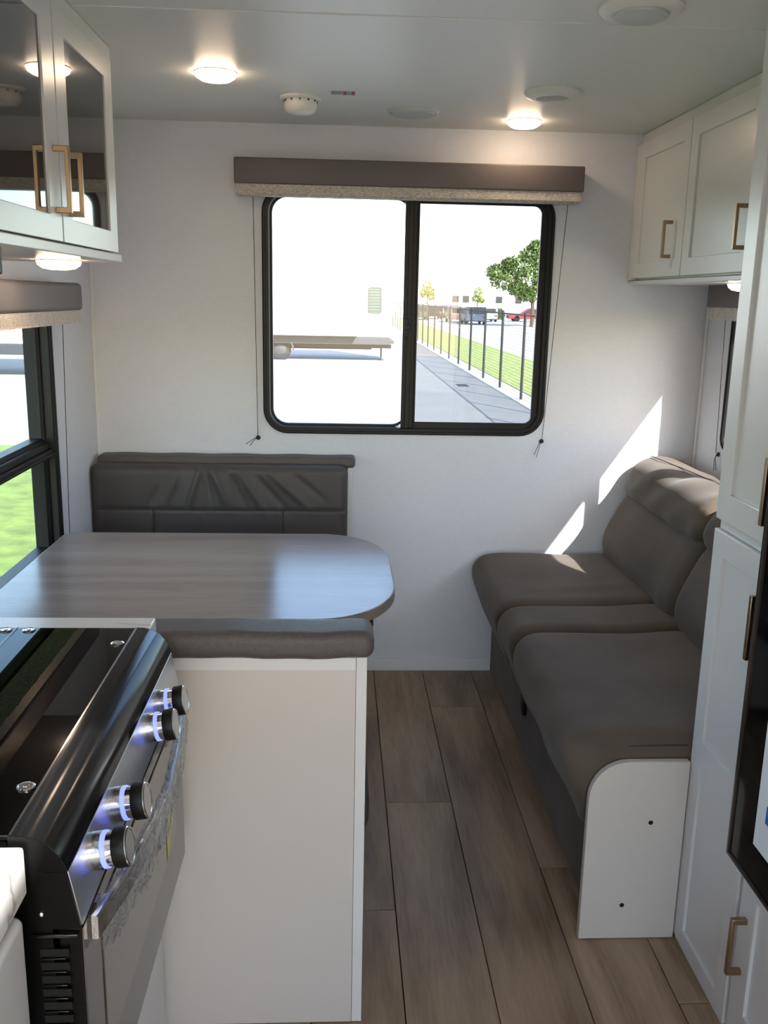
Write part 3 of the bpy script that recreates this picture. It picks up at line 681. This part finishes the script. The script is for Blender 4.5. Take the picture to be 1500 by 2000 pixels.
def bench(far):
    if far:
        b = thing('dinette_bench', 'dinette bench with wrinkled dark leatherette back against the window wall', 'bench', (-.4, 3.0, 0))
        Y = lambda y: y
    else:
        b = thing('dinette_bench', 'dinette bench backed by tall glossy white panel beside the stove', 'bench', (-.4, 1.9, 0))
        Y = lambda y: (1.585+3.393)-y
    def bxy(x0, x1, y0, y1, z0, z1):
        a, c_ = sorted((Y(y0), Y(y1))); return BX(x0, x1, a, c_, z0, z1)
    # back board, side strip, seat box
    link('back_panel', bxy(L+.002, .0375, 3.376, 3.392, .001 if not far else .053, .786 if not far else .80), 'beige', b, bevel=.0005)
    link('side_panel', bxy(.038, BE, 3.300, 3.392, .001 if not far else .053, .786 if not far else .822), 'cab', b, bevel=.001)
    if not far:
        link('top_rail', BX(L+.002, .0373, 1.583, 1.5865, .762, .786), 'cab', b)
    link('seat_box', bxy(L+.002, .020, 2.93, 3.375, .001 if not far else .053, .33), 'beige', b, bevel=.002)
    def sfn(x, y, z, u):
        return (x, y, z+(.012*(1-u[0]**2)*(1-u[1]**2) if u[2] > 0 else 0))
    yc = Y(3.02); link('seat_cushion', rbox(bmesh.new(), (-.395, yc, .385), (.935, .50, .105), .035, (14, 8, 2), sfn), 'leather', b, smooth=True)
    if far:
        def f(x, y, z, u):
            if u[1] < 0:
                y -= wrinkle(x, z)*1.35*(1 if u[1] < -.9 else 0)
                y += .005*gauss(z, .676, .005)
                if z < .676: y += .004*gauss(x, -.653, .004)+.004*gauss(x, -.193, .004)
                y -= .008*(1-u[0]**2)*(1-u[2]**2)
            return (x, y, z)
        link('back_cushion', rbox(bmesh.new(), (-.417, 3.295, .625), (.912, .10, .42), .028, (150, 2, 60), f), 'leather', b, smooth=True)
        link('seam', tube(bmesh.new(), [(-.86+.885*k/30, 3.2385+.0006*sin(k), .676) for k in range(31)], .0011, 5), 'seam', b)
        for xx in (-.653, -.193): link('seam', tube(bmesh.new(), [(xx, 3.2385, .672), (xx, 3.2385, .56), (xx, 3.2405, .46)], .0011, 5), 'seam', b)
        link('top_cap', rbox(bmesh.new(), (-.397, 3.350, .838), (.925, .084, .040), .014, (30, 2, 2), lambda x, y, z, u: (x, y, z+.0012*sin(x*31))), 'capfabric', b, smooth=True)
    else:
        link('back_cushion', rbox(bmesh.new(), (-.417, Y(3.295), .60), (.912, .10, .43), .028, (20, 2, 10)), 'leather', b, smooth=True)
        link('top_cap', rbox(bmesh.new(), (-.400, 1.613, .812), (.940, .098, .052), .020, (40, 3, 2), lambda x, y, z, u: (x, y, z+.0015*sin(x*23)+.001*sin(x*61))), 'capfabric', b, smooth=True)
    return b
bench(True); bench(False)
t = thing('dinette_table', 'grey wood-grain dinette table with rounded aisle end between the benches', 'table', (-.35, 2.43, 0))
TZ = .700; tx0, tx1, ty0, ty1 = -.838, .151, 2.03, 2.820
pts = []
def arc(cx, cy, rx, ry, a0, a1, n=14): return [(cx+rx*cos(math.radians(a0+(a1-a0)*k/n)), cy+ry*sin(math.radians(a0+(a1-a0)*k/n))) for k in range(n+1)]
pts += arc(tx1-.20, ty0+.27, .20, .27, -90, 0)+arc(tx1-.20, ty1-.27, .20, .27, 0, 90)+arc(tx0+.05, ty1-.05, .05, .05, 90, 180, 6)+arc(tx0+.05, ty0+.05, .05, .05, 180, 270, 6)
link('tabletop', prism(bmesh.new(), pts, 2, TZ-.028, TZ), 'table', t, bevel=.002)
link('edge_band', ring(bmesh.new(), 2, 0, 0.001, 0, 0.001, .0004, [(0, 0), (0, .0001), (.0001, 0)]) if False else prism(bmesh.new(), [(x*1.0+(.0012 if x > -.2 else 0), y) for x, y in pts], 2, TZ-.026, TZ-.004), mat('table_edge_band', srgb(132, 118, 108), .4), t)
for lx in (-.55, -.10):
    lg = link('pedestal_leg', lathe(bmesh.new(), (lx, 2.425, .001), (0, 0, 1), [(.028, .01), (.028, .645)], 24), 'matteblack', t, smooth=True, angle=40)
    link('leg_foot', lathe(bmesh.new(), (lx, 2.425, .001), (0, 0, 1), [(.085, 0), (.085, .008), (.04, .02), (.029, .03)], 32), 'matteblack', lg, smooth=True, angle=40)
    link('leg_socket', lathe(bmesh.new(), (lx, 2.425, TZ-.0285), (0, 0, -1), [(.08, 0), (.08, .006), (.036, .018), (.032, .04)], 32), 'matteblack', lg, smooth=True, angle=40)
link('slide_bracket', BX(.03, .09, 2.10, 2.22, TZ-.044, TZ-.0285), 'matteblack', t, bevel=.002)

# ================================================================== KITCHEN COUNTER, STOVE
c = thing('base_cabinet', 'narrow white filler cabinet with marble top between stove and dinette', 'cabinet', (-.6, 1.54, 0))
link('carcass', BX(L+.002, -.336, 1.490, 1.552, .001, .838), 'cab', c, bevel=.001)
link('face_trim', BX(-.3355, -.326, 1.500, 1.552, .03, .80), 'cab', c, bevel=.0015)
link('countertop', BX(L+.002, -.316, 1.489, 1.557, .839, .872), 'marble', c, bevel=.003)
c = thing('base_cabinet', 'white kitchen base cabinet nearest the viewer, left of the stove', 'cabinet', (-.6, .3, 0))
link('carcass', BX(L+.002, -.345, -1.0, .858, .001, .815), 'cab', c, bevel=.001)
link('drawer_front', rbox(bmesh.new(), (-.331, .52, .73), (.026, .66, .145), .010, (2, 4, 2)), 'cab', c, smooth=True)
shaker(c, 0, -.318, -.3445, .19, .85, .05, .645, .06, [(.05, .11), (.585, .645)])
ct = tag(link('countertop', BX(L+.002, -.318, -1.0, .864, .8155, .8715), 'marble', None, bevel=.004), 'white marble-look countertop edge in the near left corner', 'countertop')

st = thing('stove', 'black gas stove with glass lid and lit steel knobs', 'stove', (-.6, 1.185, 0))
SY0, SY1 = .868, 1.486
link('stove_body', BX(L+.004, -.297, SY0, SY1, .42, .8655), 'sideblack', st, bevel=.001)
# open pan under the lid
link('cooktop_pan', BX(-.80, -.36, SY0+.02, SY1-.02, .8657, .8675), 'darkpan', st)
for i, (bx_, by) in enumerate(((-.47, 1.07), (-.47, 1.33), (-.70, 1.20))):
    bn = link('burner', lathe(bmesh.new(), (bx_, by, .8672), (0, 0, 1), [(.045, 0), (.045, .002), (.032, .0035), (.028, .006), (0, .006)], 28), 'darkpan', st, smooth=True, angle=40)
for gy_ in (.94, 1.03, 1.12, 1.21, 1.30, 1.39, 1.46):
    link('grate_bar', BX(-.79, -.37, gy_-.004, gy_+.004, .8702, .8732), 'darkpan', st)
link('lid_pane', BX(-.528, -.336, SY0+.003, SY1-.002, .8752, .8792), 'smoke', st)
link('lid_pane', BX(-.83, -.534, SY0+.003, SY1-.002, .8752, .8792), 'smoke', st)
link('lid_hinge', BX(-.5335, -.5285, SY0+.003, SY1-.002, .8735, .8800), 'blackgloss', st, bevel=.001)
bm = BX(-.53, -.337, SY0+.003, SY0+.035, .8737, .8750); box(bm, -.372, -.337, SY0+.036, SY1-.03, .8737, .8750); box(bm, -.53, -.50, SY1-.04, SY1-.003, .8737, .8750); box(bm, -.372, -.337, SY1-.03, SY1-.003, .8737, .8750)
link('lid_border', bm, 'blackgloss', st)
for x_, y_ in ((-.545, 1.471), (-.507, 1.471), (-.349, 1.412), (-.349, .967)):
    link('lid_screw', lathe(bmesh.new(), (x_, y_, .8792), (0, 0, 1), [(.0105, 0), (.0105, .0015), (.0085, .0026), (.0075, .0018), (.004, .0018), (.003, .003), (0, .003)], 24), 'chrome', st, smooth=True, angle=30)
# rounded black front roll
pr = [(-.336, .8795), (-.322, .8790), (-.308, .8755), (-.296, .868), (-.287, .857), (-.281, .846), (-.2775, .8375), (-.283, .836), (-.292, .838), (-.2965, .845), (-.299, .852), (-.306, .862), (-.336, .866)]
link('front_roll', prism(bmesh.new(), pr, 1, SY0+.002, SY1-.002), 'blackroll', st, smooth=True, angle=50)
for a, b in ((SY0-.0005, SY0+.002), (SY1-.002, SY1)):
    link('roll_end', prism(bmesh.new(), pr[:-5]+[(-.2975, .838), (-.336, .838)], 1, a, b), 'sideblack', st)
pp = [(-.2775, .836), (-.2655, .772), (-.292, .772), (-.296, .836)]
MT['panelsteel'] = mat('satin_steel_panel', srgb(205, 208, 212), .36, metal=1, bump=.05, bscale=400, stretch=(1, .03, 1))
cp = link('control_panel', prism(bmesh.new(), pp, 1, SY0+.003, SY1-.003), 'panelsteel', st, bevel=.0006)
for a, b in ((SY0-.001, SY0+.0025), (SY1-.0025, SY1)):
    link('panel_end', prism(bmesh.new(), [(-.2785, .8375), (-.2668, .770), (-.300, .770), (-.300, .8375)], 1, a, b), 'sideblack', st)
link('lid_edge', BX(-.3358, -.3335, SY0+.003, SY1-.002, .8765, .8803), 'chrome', st)
ax = Vector((.985, 0, .16)).normalized()
for ky in (1.345, 1.262, 1.052, .953):
    o = Vector((-.2735, ky, .8065))
    k = link('knob', lathe(bmesh.new(), o, ax, [(.0215, 0), (.0215, .0125), (.0205, .013)], 40), 'steel', st, smooth=True, angle=30)
    link('knob_ring', lathe(bmesh.new(), o, ax, [(.0212, .0128), (.0212, .0175), (.020, .0180)], 40), 'blueled', k, smooth=True, angle=30)
    link('knob_collar', lathe(bmesh.new(), o, ax, [(.0195, .0178), (.0195, .026)], 40), 'chrome', k, smooth=True, angle=30)
    bm = lathe(bmesh.new(), o, ax, [(.0222, .0255), (.0228, .027), (.0228, .0395), (.0220, .0410)], 48)
    link('knob_grip', bm, 'matteblack', k, smooth=True, angle=30)
    link('knob_face', lathe(bmesh.new(), o, ax, [(.0222, .0408), (.0215, .0420), (.0190, .0424), (.0178, .0418), (0, .0418)], 48), 'steel', k, smooth=True, angle=20)
    d_, u_, v_ = basis(ax); bm = bmesh.new()
    for q in range(2):
        for w_ in range(3):
            a_ = math.radians(255+w_*9); lathe(bm, o+d_*(.031+.0045*q)+.0226*(cos(a_)*Vector((0, -1, 0))+sin(a_)*Vector((.16, 0, -.985))*-1)*1.0, (0, -1, 0), [(.0009, 0), (.0009, .0012), (0, .0012)], 6)
    link('knob_dot', bm, 'chrome', k)
# side plate with vent slots, screw
bm = bmesh.new(); bm2 = bmesh.new()
for i in range(9):
    z = .741-.0165*i
    x_ = -.311
    box(bm, x_, x_+.030, SY0-.0012, SY0-.0002, z-.0045, z+.0045)
    box(bm2, x_+.002, x_+.027, SY0-.004, SY0-.0010, z-.0060, z-.0046)
link('vent_slot', bm, mat('slot_void', srgb(3, 3, 3), .9), st); link('vent_lip', bm2, 'blackgloss', st, bevel=.0004)
link('side_screw', lathe(bmesh.new(), (-.3075, SY0, .788), (0, -1, 0), [(.0032, 0), (.003, .002), (.0015, .003), (0, .003)], 16), 'chrome', st, smooth=True)
link('side_trim', BX(-.320, -.270, SY0-.003, SY0, .760, .7645), 'blackgloss', st, bevel=.001)
# oven door
DX = -.2655
dr = link('oven_door', BX(-.292, DX-.0018, SY0+.003, SY1-.003, .456, .768), 'sideblack', st, bevel=.0015)
link('door_skin', BX(DX-.0017, DX, SY0+.003, SY1-.003, .456, .768), 'ovenframe', dr)
link('door_glass', BX(DX, DX+.0016, SY0+.07, SY1-.085, .545, .745), 'ovenglass', dr, bevel=.0005)
link('kick_panel', BX(-.345, -.318, SY0+.003, SY1-.003, .03, .418), 'cab', st)
HX = [(-.258, .892), (-.251, .925), (-.243, .966), (-.236, 1.021), (-.229, 1.093), (-.2275, 1.165), (-.2325, 1.235), (-.238, 1.315), (-.247, 1.395), (-.256, 1.450)]
bm = bmesh.new(); rows = []
for x_, y_ in HX: rows.append([bm.verts.new(p) for p in ((x_, y_, .767), (x_+.0022, y_, .7655), (x_+.0022, y_, .739), (x_, y_, .738), (x_-.005, y_, .738), (x_-.005, y_, .767))])
for A, B in zip(rows, rows[1:]):
    for i in range(6): bm.faces.new((A[i], A[(i+1) % 6], B[(i+1) % 6], B[i]))
bm.faces.new(rows[0]); bm.faces.new(rows[-1][::-1])
hd_ = link('door_handle', bm, 'steel', dr, smooth=True, angle=40)
for y_, x_ in ((.93, -.250), (1.425, -.2515)): link('handle_post', BX(DX-.001, x_-.004, y_-.008, y_+.008, .742, .762), 'steel', hd_)
# crinkled plastic film round the handle
bm = bmesh.new(); n = 90; m_ = 22; rows = []
def hx(y):
    for (xa, ya), (xb, yb) in zip(HX, HX[1:]):
        if ya <= y <= yb: return xa+(xb-xa)*(y-ya)/(yb-ya)
    return HX[-1][0]
for i in range(n+1):
    y_ = .905+(1.445-.905)*i/n; row = []
    for j in range(m_):
        a = 2*pi*j/m_
        k = 1+.18*sin(i*1.7+j*2.3)+.14*sin(i*.63-j*3.1)+.10*random.uniform(-1, 1)
        rx, rz = .008*k, .029*k
        row.append(bm.verts.new((max(hx(y_)-.001+rx*cos(a), DX+.0025), y_+.003*sin(j*4+i), .748+rz*sin(a)-(.012 if sin(a) < 0 else 0)*abs(sin(i*.21)))))
    rows.append(row)
for A, B in zip(rows, rows[1:]):
    for j in range(m_): bm.faces.new((A[j], A[(j+1) % m_], B[(j+1) % m_], B[j]))
link('plastic_wrap', bm, 'film', dr)
bm = bmesh.new(); bm.faces.new([bm.verts.new(p) for p in ((DX+.0022, 1.318, .655), (DX+.0022, 1.372, .60), (DX+.0022, 1.318, .545))])
link('sticker', bm, 'yellow', dr)

# ================================================================== OUTSIDE
struct(link('ground', BX(-60, 4.0, -30, 420, G-.1, G), 'asphalt')); 
tag_ = lambda o, l, c: tag(o, l, c)
struct(link('parking_lot', BX(7.3, 90, -30, 420, G-.1, G), 'concrete'))
struct(link('kerb', BX(4.0, 4.55, -30, 420, G-.1, G+.03), 'concrete', bevel=.02))
gr = link('grass_verge', BX(4.55, 7.3, -30, 420, G-.1, G+.04), 'grass'); gr['kind'] = 'stuff'; tag(gr, 'strip of mown grass beyond the wire fence', 'grass')
gr = link('grass_verge', BX(-14, -1.9, -12, 13.5, G-.02, G+.03), 'lawn'); gr['kind'] = 'stuff'; tag(gr, 'sunlit lawn seen through the side window by the dinette', 'grass')
# fence
fe = thing('wire_fence', 'black wire mesh fence running away beside the pavement', 'fence', (4.16, 20, G))
post0 = None; FX = 4.16; FT = 1.13
y = 18.05-2.83*3
k = 0
while y < 90:
    if post0 is None:
        post0 = link('fence_post', lathe(bmesh.new(), (FX, 0, G+.03), (0, 0, 1), [(.032, 0), (.032, FT-G-.03), (.036, FT-G-.03), (.020, FT-G+.01), (0, FT-G+.015)], 12), 'fence', fe, smooth=True, angle=40)
        o = post0
    else:
        o = post0.copy(); COL.objects.link(o)
    o.location = (o.location[0] if o is post0 else post0.location[0], y, post0.location[2]); y += 2.83
link('top_rail', tube(bmesh.new(), [(FX, 9.5, FT-.03), (FX, 90, FT-.03)], .021, 8), 'fence', fe)
bm = bmesh.new()
for k in range(26): 
    z = G+.06+k*(FT-G-.10)/25
    box(bm, FX-.0022, FX+.0022, 9.5, 90, z-.0022, z+.0022)
yy = 9.5
while yy < 60:
    box(bm, FX-.0008, FX+.0008, yy-.0008, yy+.0008, G+.04, FT-.03); yy += .15
o = link('wire_mesh', bm, 'fence', fe); o['kind'] = 'stuff'
dn = tag(link('drain_cover', BX(3.15, 3.42, 24.1, 24.7, G, G+.012), 'fence'), 'small dark drain cover in the pavement by the fence', 'drain cover')
# gravel scatter / litter on the asphalt left
bm = bmesh.new()
for k in range(260):
    x_ = random.gauss(.35, .55); y_ = 13.2+random.gauss(0, .9)-(x_-.2)*1.6; s_ = random.uniform(.01, .035)
    box(bm, x_, x_+s_, y_, y_+s_*1.4, G, G+s_*.5)
o = tag(link('gravel', bm, mat('gravel_stone', srgb(120, 116, 110), .9)), 'loose dark gravel scattered on the sunlit pavement', 'gravel'); o['kind'] = 'stuff'

def trailer(name, label, X0, X1, Y, ybk, detail=True):
    t = thing(name, label, 'trailer', ((X0+X1)/2, Y, G))
    link('trailer_body', BX(X0, X1, Y, ybk, .05, 2.55), 'rvwhite', t, bevel=.06, bseg=4)
    link('skirt', BX(X0, X1-.02, Y-.01, ybk, -.22, .05), 'rvgrey', t, bevel=.02)
    return t
ft = trailer('travel_trailer', 'white travel trailer parked across the lot behind the end window', -6.6, 1.84, 33.15, 35.6)
link('slide_out', BX(-5.2, .64, 32.75, 33.15, .10, 2.11), 'rvwhite', ft, bevel=.03)
link('slide_trim', BX(.60, .66, 32.72, 33.14, .08, 2.13), 'rvtrim', ft, bevel=.01)
fw_ = link('trailer_window', ring(bmesh.new(), 1, 1.02, 1.51, .86, 1.77, .09, [(0, 33.15), (0, 33.12), (.04, 33.12), (.04, 33.15)]), 'rvgrey', ft)
pane('window_glass', 1, rrect(1.05, 1.48, .89, 1.74, .06), 33.135, 0, mat('trailer_glass', srgb(62, 78, 74), .25, spec=.2), fw_)
for k in range(8): link('window_slat', BX(1.07, 1.46, 33.12, 33.128, .95+.1*k, .965+.1*k), 'rvgrey', fw_)
link('frame_rail', BX(-6.6, 1.9, 33.6, 33.75, -.36, -.22), 'rvgrey', ft)
link('underbelly', BX(-6.5, 1.2, 33.8, 35.4, -.42, -.23), 'rubber', ft)
link('axle', BX(-2.9, -2.0, 33.5, 35.2, -.50, -.40), 'rubber', ft)
link('bumper', BX(1.6, 1.98, 33.3, 35.4, -.18, -.08), 'rvgrey', ft, bevel=.01)
for x_, yw in ((-2.03, 33.3), (-2.85, 33.3)):
    wv_ = link('wheel', lathe(bmesh.new(), (x_, yw+.22, G+.36), (0, -1, 0), [(.30, 0), (.355, .03), (.36, .10), (.355, .19), (.30, .22), (.21, .21)], 32), 'rubber', ft, smooth=True, angle=50)
    link('wheel_rim', lathe(bmesh.new(), (x_, yw, G+.36), (0, -1, 0), [(.21, -.03), (.19, .0), (.10, .02), (.06, .03), (0, .03)], 24), 'rvgrey', wv_, smooth=True)
    link('wheel_arch', prism(bmesh.new(), [(x_+r_*cos(math.radians(a)), G+.36+r_*sin(math.radians(a))) for r_, rng in ((.48, range(0, 181, 15)), (.42, range(180, -1, -15))) for a in rng], 1, 33.10, 33.16), 'rvgrey', ft)
for x_ in (1.55,):
    link('jack', lathe(bmesh.new(), (x_, 33.9, G), (0, 0, 1), [(.10, 0), (.10, .03), (.035, .05), (.035, .45), (.05, .60)], 12), 'rvgrey', ft)
t2 = trailer('travel_trailer', 'white travel trailer glimpsed through the dinette side window', -16.0, -7.6, 24.8, 27.2)
for x_ in (-11.0, -11.9):
    link('wheel', lathe(bmesh.new(), (x_, 25.2, G+.36), (0, -1, 0), [(.30, 0), (.36, .05), (.36, .18), (.30, .22), (.2, .2), (0, .2)], 28), 'rubber', t2, smooth=True, angle=50)
# cars
def car(label, x, y, heading, paint, Lc=4.5, W=1.8, Hc=1.5, suv=False, group=None):
    t = thing('car', label, 'car', (0, 0, 0), group)
    hb = Hc*.55; zb = .28
    if suv: prof = [(-Lc/2, zb), (Lc/2, zb), (Lc/2, hb), (Lc*.22, hb+.06), (Lc*.12, Hc), (-Lc*.44, Hc), (-Lc/2, hb+.1)]
    else: prof = [(-Lc/2, zb), (Lc/2, zb), (Lc/2, hb-.05), (Lc*.25, hb+.08), (Lc*.06, Hc), (-Lc*.22, Hc), (-Lc*.40, hb+.1), (-Lc/2, hb+.02)]
    link('car_body', prism(bmesh.new(), prof, 1, -W/2, W/2), paint, t, bevel=.08, bseg=3)
    gl = [(p[0]*.93, p[1]-.06) for p in prof if p[1] > hb+.03]
    x_f = max(q[0] for q in gl); x_b = min(q[0] for q in gl)
    link('side_window', prism(bmesh.new(), [(x_b*.88, hb+.04), (x_f*.88, hb+.04)]+[(q[0]*.9, Hc-.10) for q in gl if q[1] > Hc-.12], 1, -W/2-.008, W/2+.008), 'carglass', t)
    link('rear_window', BX(-Lc/2-.004 if suv else -Lc*.42, -Lc*.45 if suv else -Lc*.30, -W*.38, W*.38, hb+.08, Hc-.12), 'carglass', t)
    for sx in (-1, 1):
        for sy in (-1, 1):
            link('wheel', lathe(bmesh.new(), (sx*Lc*.31, sy*(W/2-.1), .34), (0, sy, 0), [(.28, -.1), (.34, -.08), (.34, .09), (.27, .11), (.18, .10), (0, .1)], 20), 'rubber', t, smooth=True, angle=40)
        link('tail_light' if sx < 0 else 'head_light', BX(sx*Lc/2-.02, sx*Lc/2+.02, -W/2+.05, -W/2+.35, hb-.25, hb-.1), 'redpaper' if sx < 0 else 'plastic', t)
    t.location = (x, y, G); t.rotation_euler = (0, 0, heading)
    return t
lot = 'vehicles parked in the distant lot'
P = carpaint
car('slate blue hatchback seen from behind in the distant lot', 12.3, 86, pi/2, P('paint_slate', srgb(90, 108, 128)), 4.5, 1.85, 1.55, True, lot)
car('grey and maroon van parked left of the slate blue hatchback', 11.6, 92, pi/2, P('paint_maroon', srgb(120, 100, 98)), 4.6, 1.9, 1.5, True, lot)
car('red car parked beneath the big leafy tree', 20.3, 100, pi, P('paint_red', srgb(190, 40, 50)), 4.6, 1.8, 1.4, False, lot)
car('white car parked between the hedge and the red car', 17.8, 108, pi/2, P('paint_white', srgb(235, 235, 235)), 4.4, 1.8, 1.4, False, lot)
car('dark green car parked at the far left of the row behind the fence', 8.5, 100, pi/2, P('paint_green', srgb(60, 72, 66)), 4.4, 1.8, 1.5, True, lot)
car('black car parked second from left in the row behind the fence', 10.6, 106, pi/2, P('paint_black', srgb(44, 46, 48)), 4.4, 1.8, 1.45, False, lot)
car('charcoal car parked just left of the maroon van', 13.2, 112, pi/2, P('paint_charcoal', srgb(70, 74, 76)), 4.4, 1.8, 1.45, False, lot)
car('pale blue car parked in front of the clipped hedge', 15.2, 97, pi/2, P('paint_pale', srgb(150, 165, 178)), 4.3, 1.8, 1.45, True, lot)
def foliage(blobs, nl, s, m, name, par=None, seed=3):
    rnd = random.Random(seed); bm = bmesh.new()
    for (cx, cy, cz, rx, ry, rz) in blobs:
        for k in range(nl):
            d = Vector((rnd.gauss(0, 1), rnd.gauss(0, 1), rnd.gauss(0, 1))).normalized()*(.55+.5*rnd.random())
            p = Vector((cx+rx*d.x, cy+ry*d.y, cz+rz*d.z))
            a = Vector((rnd.gauss(0, 1), rnd.gauss(0, 1), rnd.gauss(0, 1))).normalized(); b = a.cross(Vector((rnd.gauss(0, 1), rnd.gauss(0, 1), rnd.gauss(0, 1)))).normalized()
            q = s*(.6+.8*rnd.random())
            bm.faces.new([bm.verts.new(p+a*q), bm.verts.new(p+b*q*.6), bm.verts.new(p-a*q), bm.verts.new(p-b*q*.6)])
    o = link(name, bm, m, par); o['kind'] = 'stuff'; return o
def tree(label, x, y, zt, blobs, nl, s, m, group=None, tr=.14, seed=3):
    t = thing('tree', label, 'tree', (x, y, G), group)
    fo = foliage(blobs, nl, s, m, 'foliage', t, seed)
    bm = tube(bmesh.new(), [(x, y, G-.05), (x+.05, y, G+.8), (x-.03, y, zt*.4), (x+.02, y, zt*.7)], tr, 10)
    for (cx, cy, cz, rx, ry, rz) in blobs: tube(bm, [(x, y, zt*.25), ((x+cx)/2, (y+cy)/2, (zt*.25+cz)/2+.1), (cx, cy, cz)], tr*.35, 6)
    link('trunk', bm, 'bark', t, smooth=True)
    return t
rnd = random.Random(11); bl = []
for c_ in ((14.1, 80, 3.1, 1.3), (13.4, 80.3, 3.7, 1.0), (15.3, 80, 4.3, 1.3), (16.4, 80, 5.2, 1.2), (17.6, 80.4, 4.6, 1.4), (16.2, 79.2, 3.1, 1.5), (17.9, 79.4, 3.0, 1.5), (16.6, 80, 5.9, .65), (15.9, 79.5, 1.9, .9), (14.3, 79.6, 4.4, .7), (18.9, 80.2, 4.0, 1.2), (15.0, 79.2, 2.3, .8)):
    bl.append((c_[0], c_[1], c_[2], c_[3], c_[3], c_[3]*.72))
tree('large leafy green tree standing right in the distant lot', 16.5, 80, 4.5, bl, 620, .13, 'leaf', None, .16)
bl = [(8.9, 95, 2.6, .6, .6, .55), (8.5, 95, 1.9, .35, .5, .5), (9.3, 95.2, 1.6, .4, .4, .35), (9.1, 95, 2.1, .5, .5, .4)]
tree('small pale tree at the left end of the car row', 8.9, 95, 2.6, bl, 200, .12, 'leafpale', None, .05, 5)
bl = [(16.2, 110, 2.2, .6, .6, .6), (16.1, 110, 1.5, .7, .6, .4), (16.6, 110, 1.3, .5, .5, .3)]
tree('small yellow-green tree between the building and the large tree', 16.2, 110, 2.2, bl, 200, .12, 'leafpale', None, .06, 6)
hg = foliage([(17.2, 104, -.15, 1.25, .5, .6)], 2500, .09, 'leaf', 'hedge', None, 8); tag(hg, 'low clipped green hedge behind the parked cars', 'hedge')
bu = thing('building', 'long low white building on the horizon', 'building', (30, 150, G))
link('wall', BX(8, 44, 144, 160, G, 4.0), 'rvwhite', bu)
link('roof_edge', BX(7.8, 44.2, 143.7, 160.2, 4.0, 4.3), 'rvwhite', bu, bevel=.05)
for x_ in (17.3, 18.9, 24.0, 27.0, 32.0, 36.0): link('window', BX(x_, x_+1.0, 143.95, 144.05, .9, 1.9), 'carglass', bu)
bb = thing('building', 'grey flat-roofed building behind the parked trailer', 'building', (-12, 60, G))
link('wall', BX(-26, -4.5, 60, 74, G, 4.2), 'rvwhite', bb)
link('roof_vent', BX(-5.2, -4.9, 60.2, 60.8, 4.2, 4.7), 'rvgrey', bb); link('roof_vent', BX(-6.2, -5.6, 60.2, 60.8, 4.2, 4.6), 'rvgrey', bb)
for x_ in (-24, -20, -16, -12, -8): link('window', BX(x_, x_+1.6, 59.95, 60.05, .6, 1.9), 'carglass', bb)

# final pass: category only on top-level things, apply transforms-safe parenting for nested children
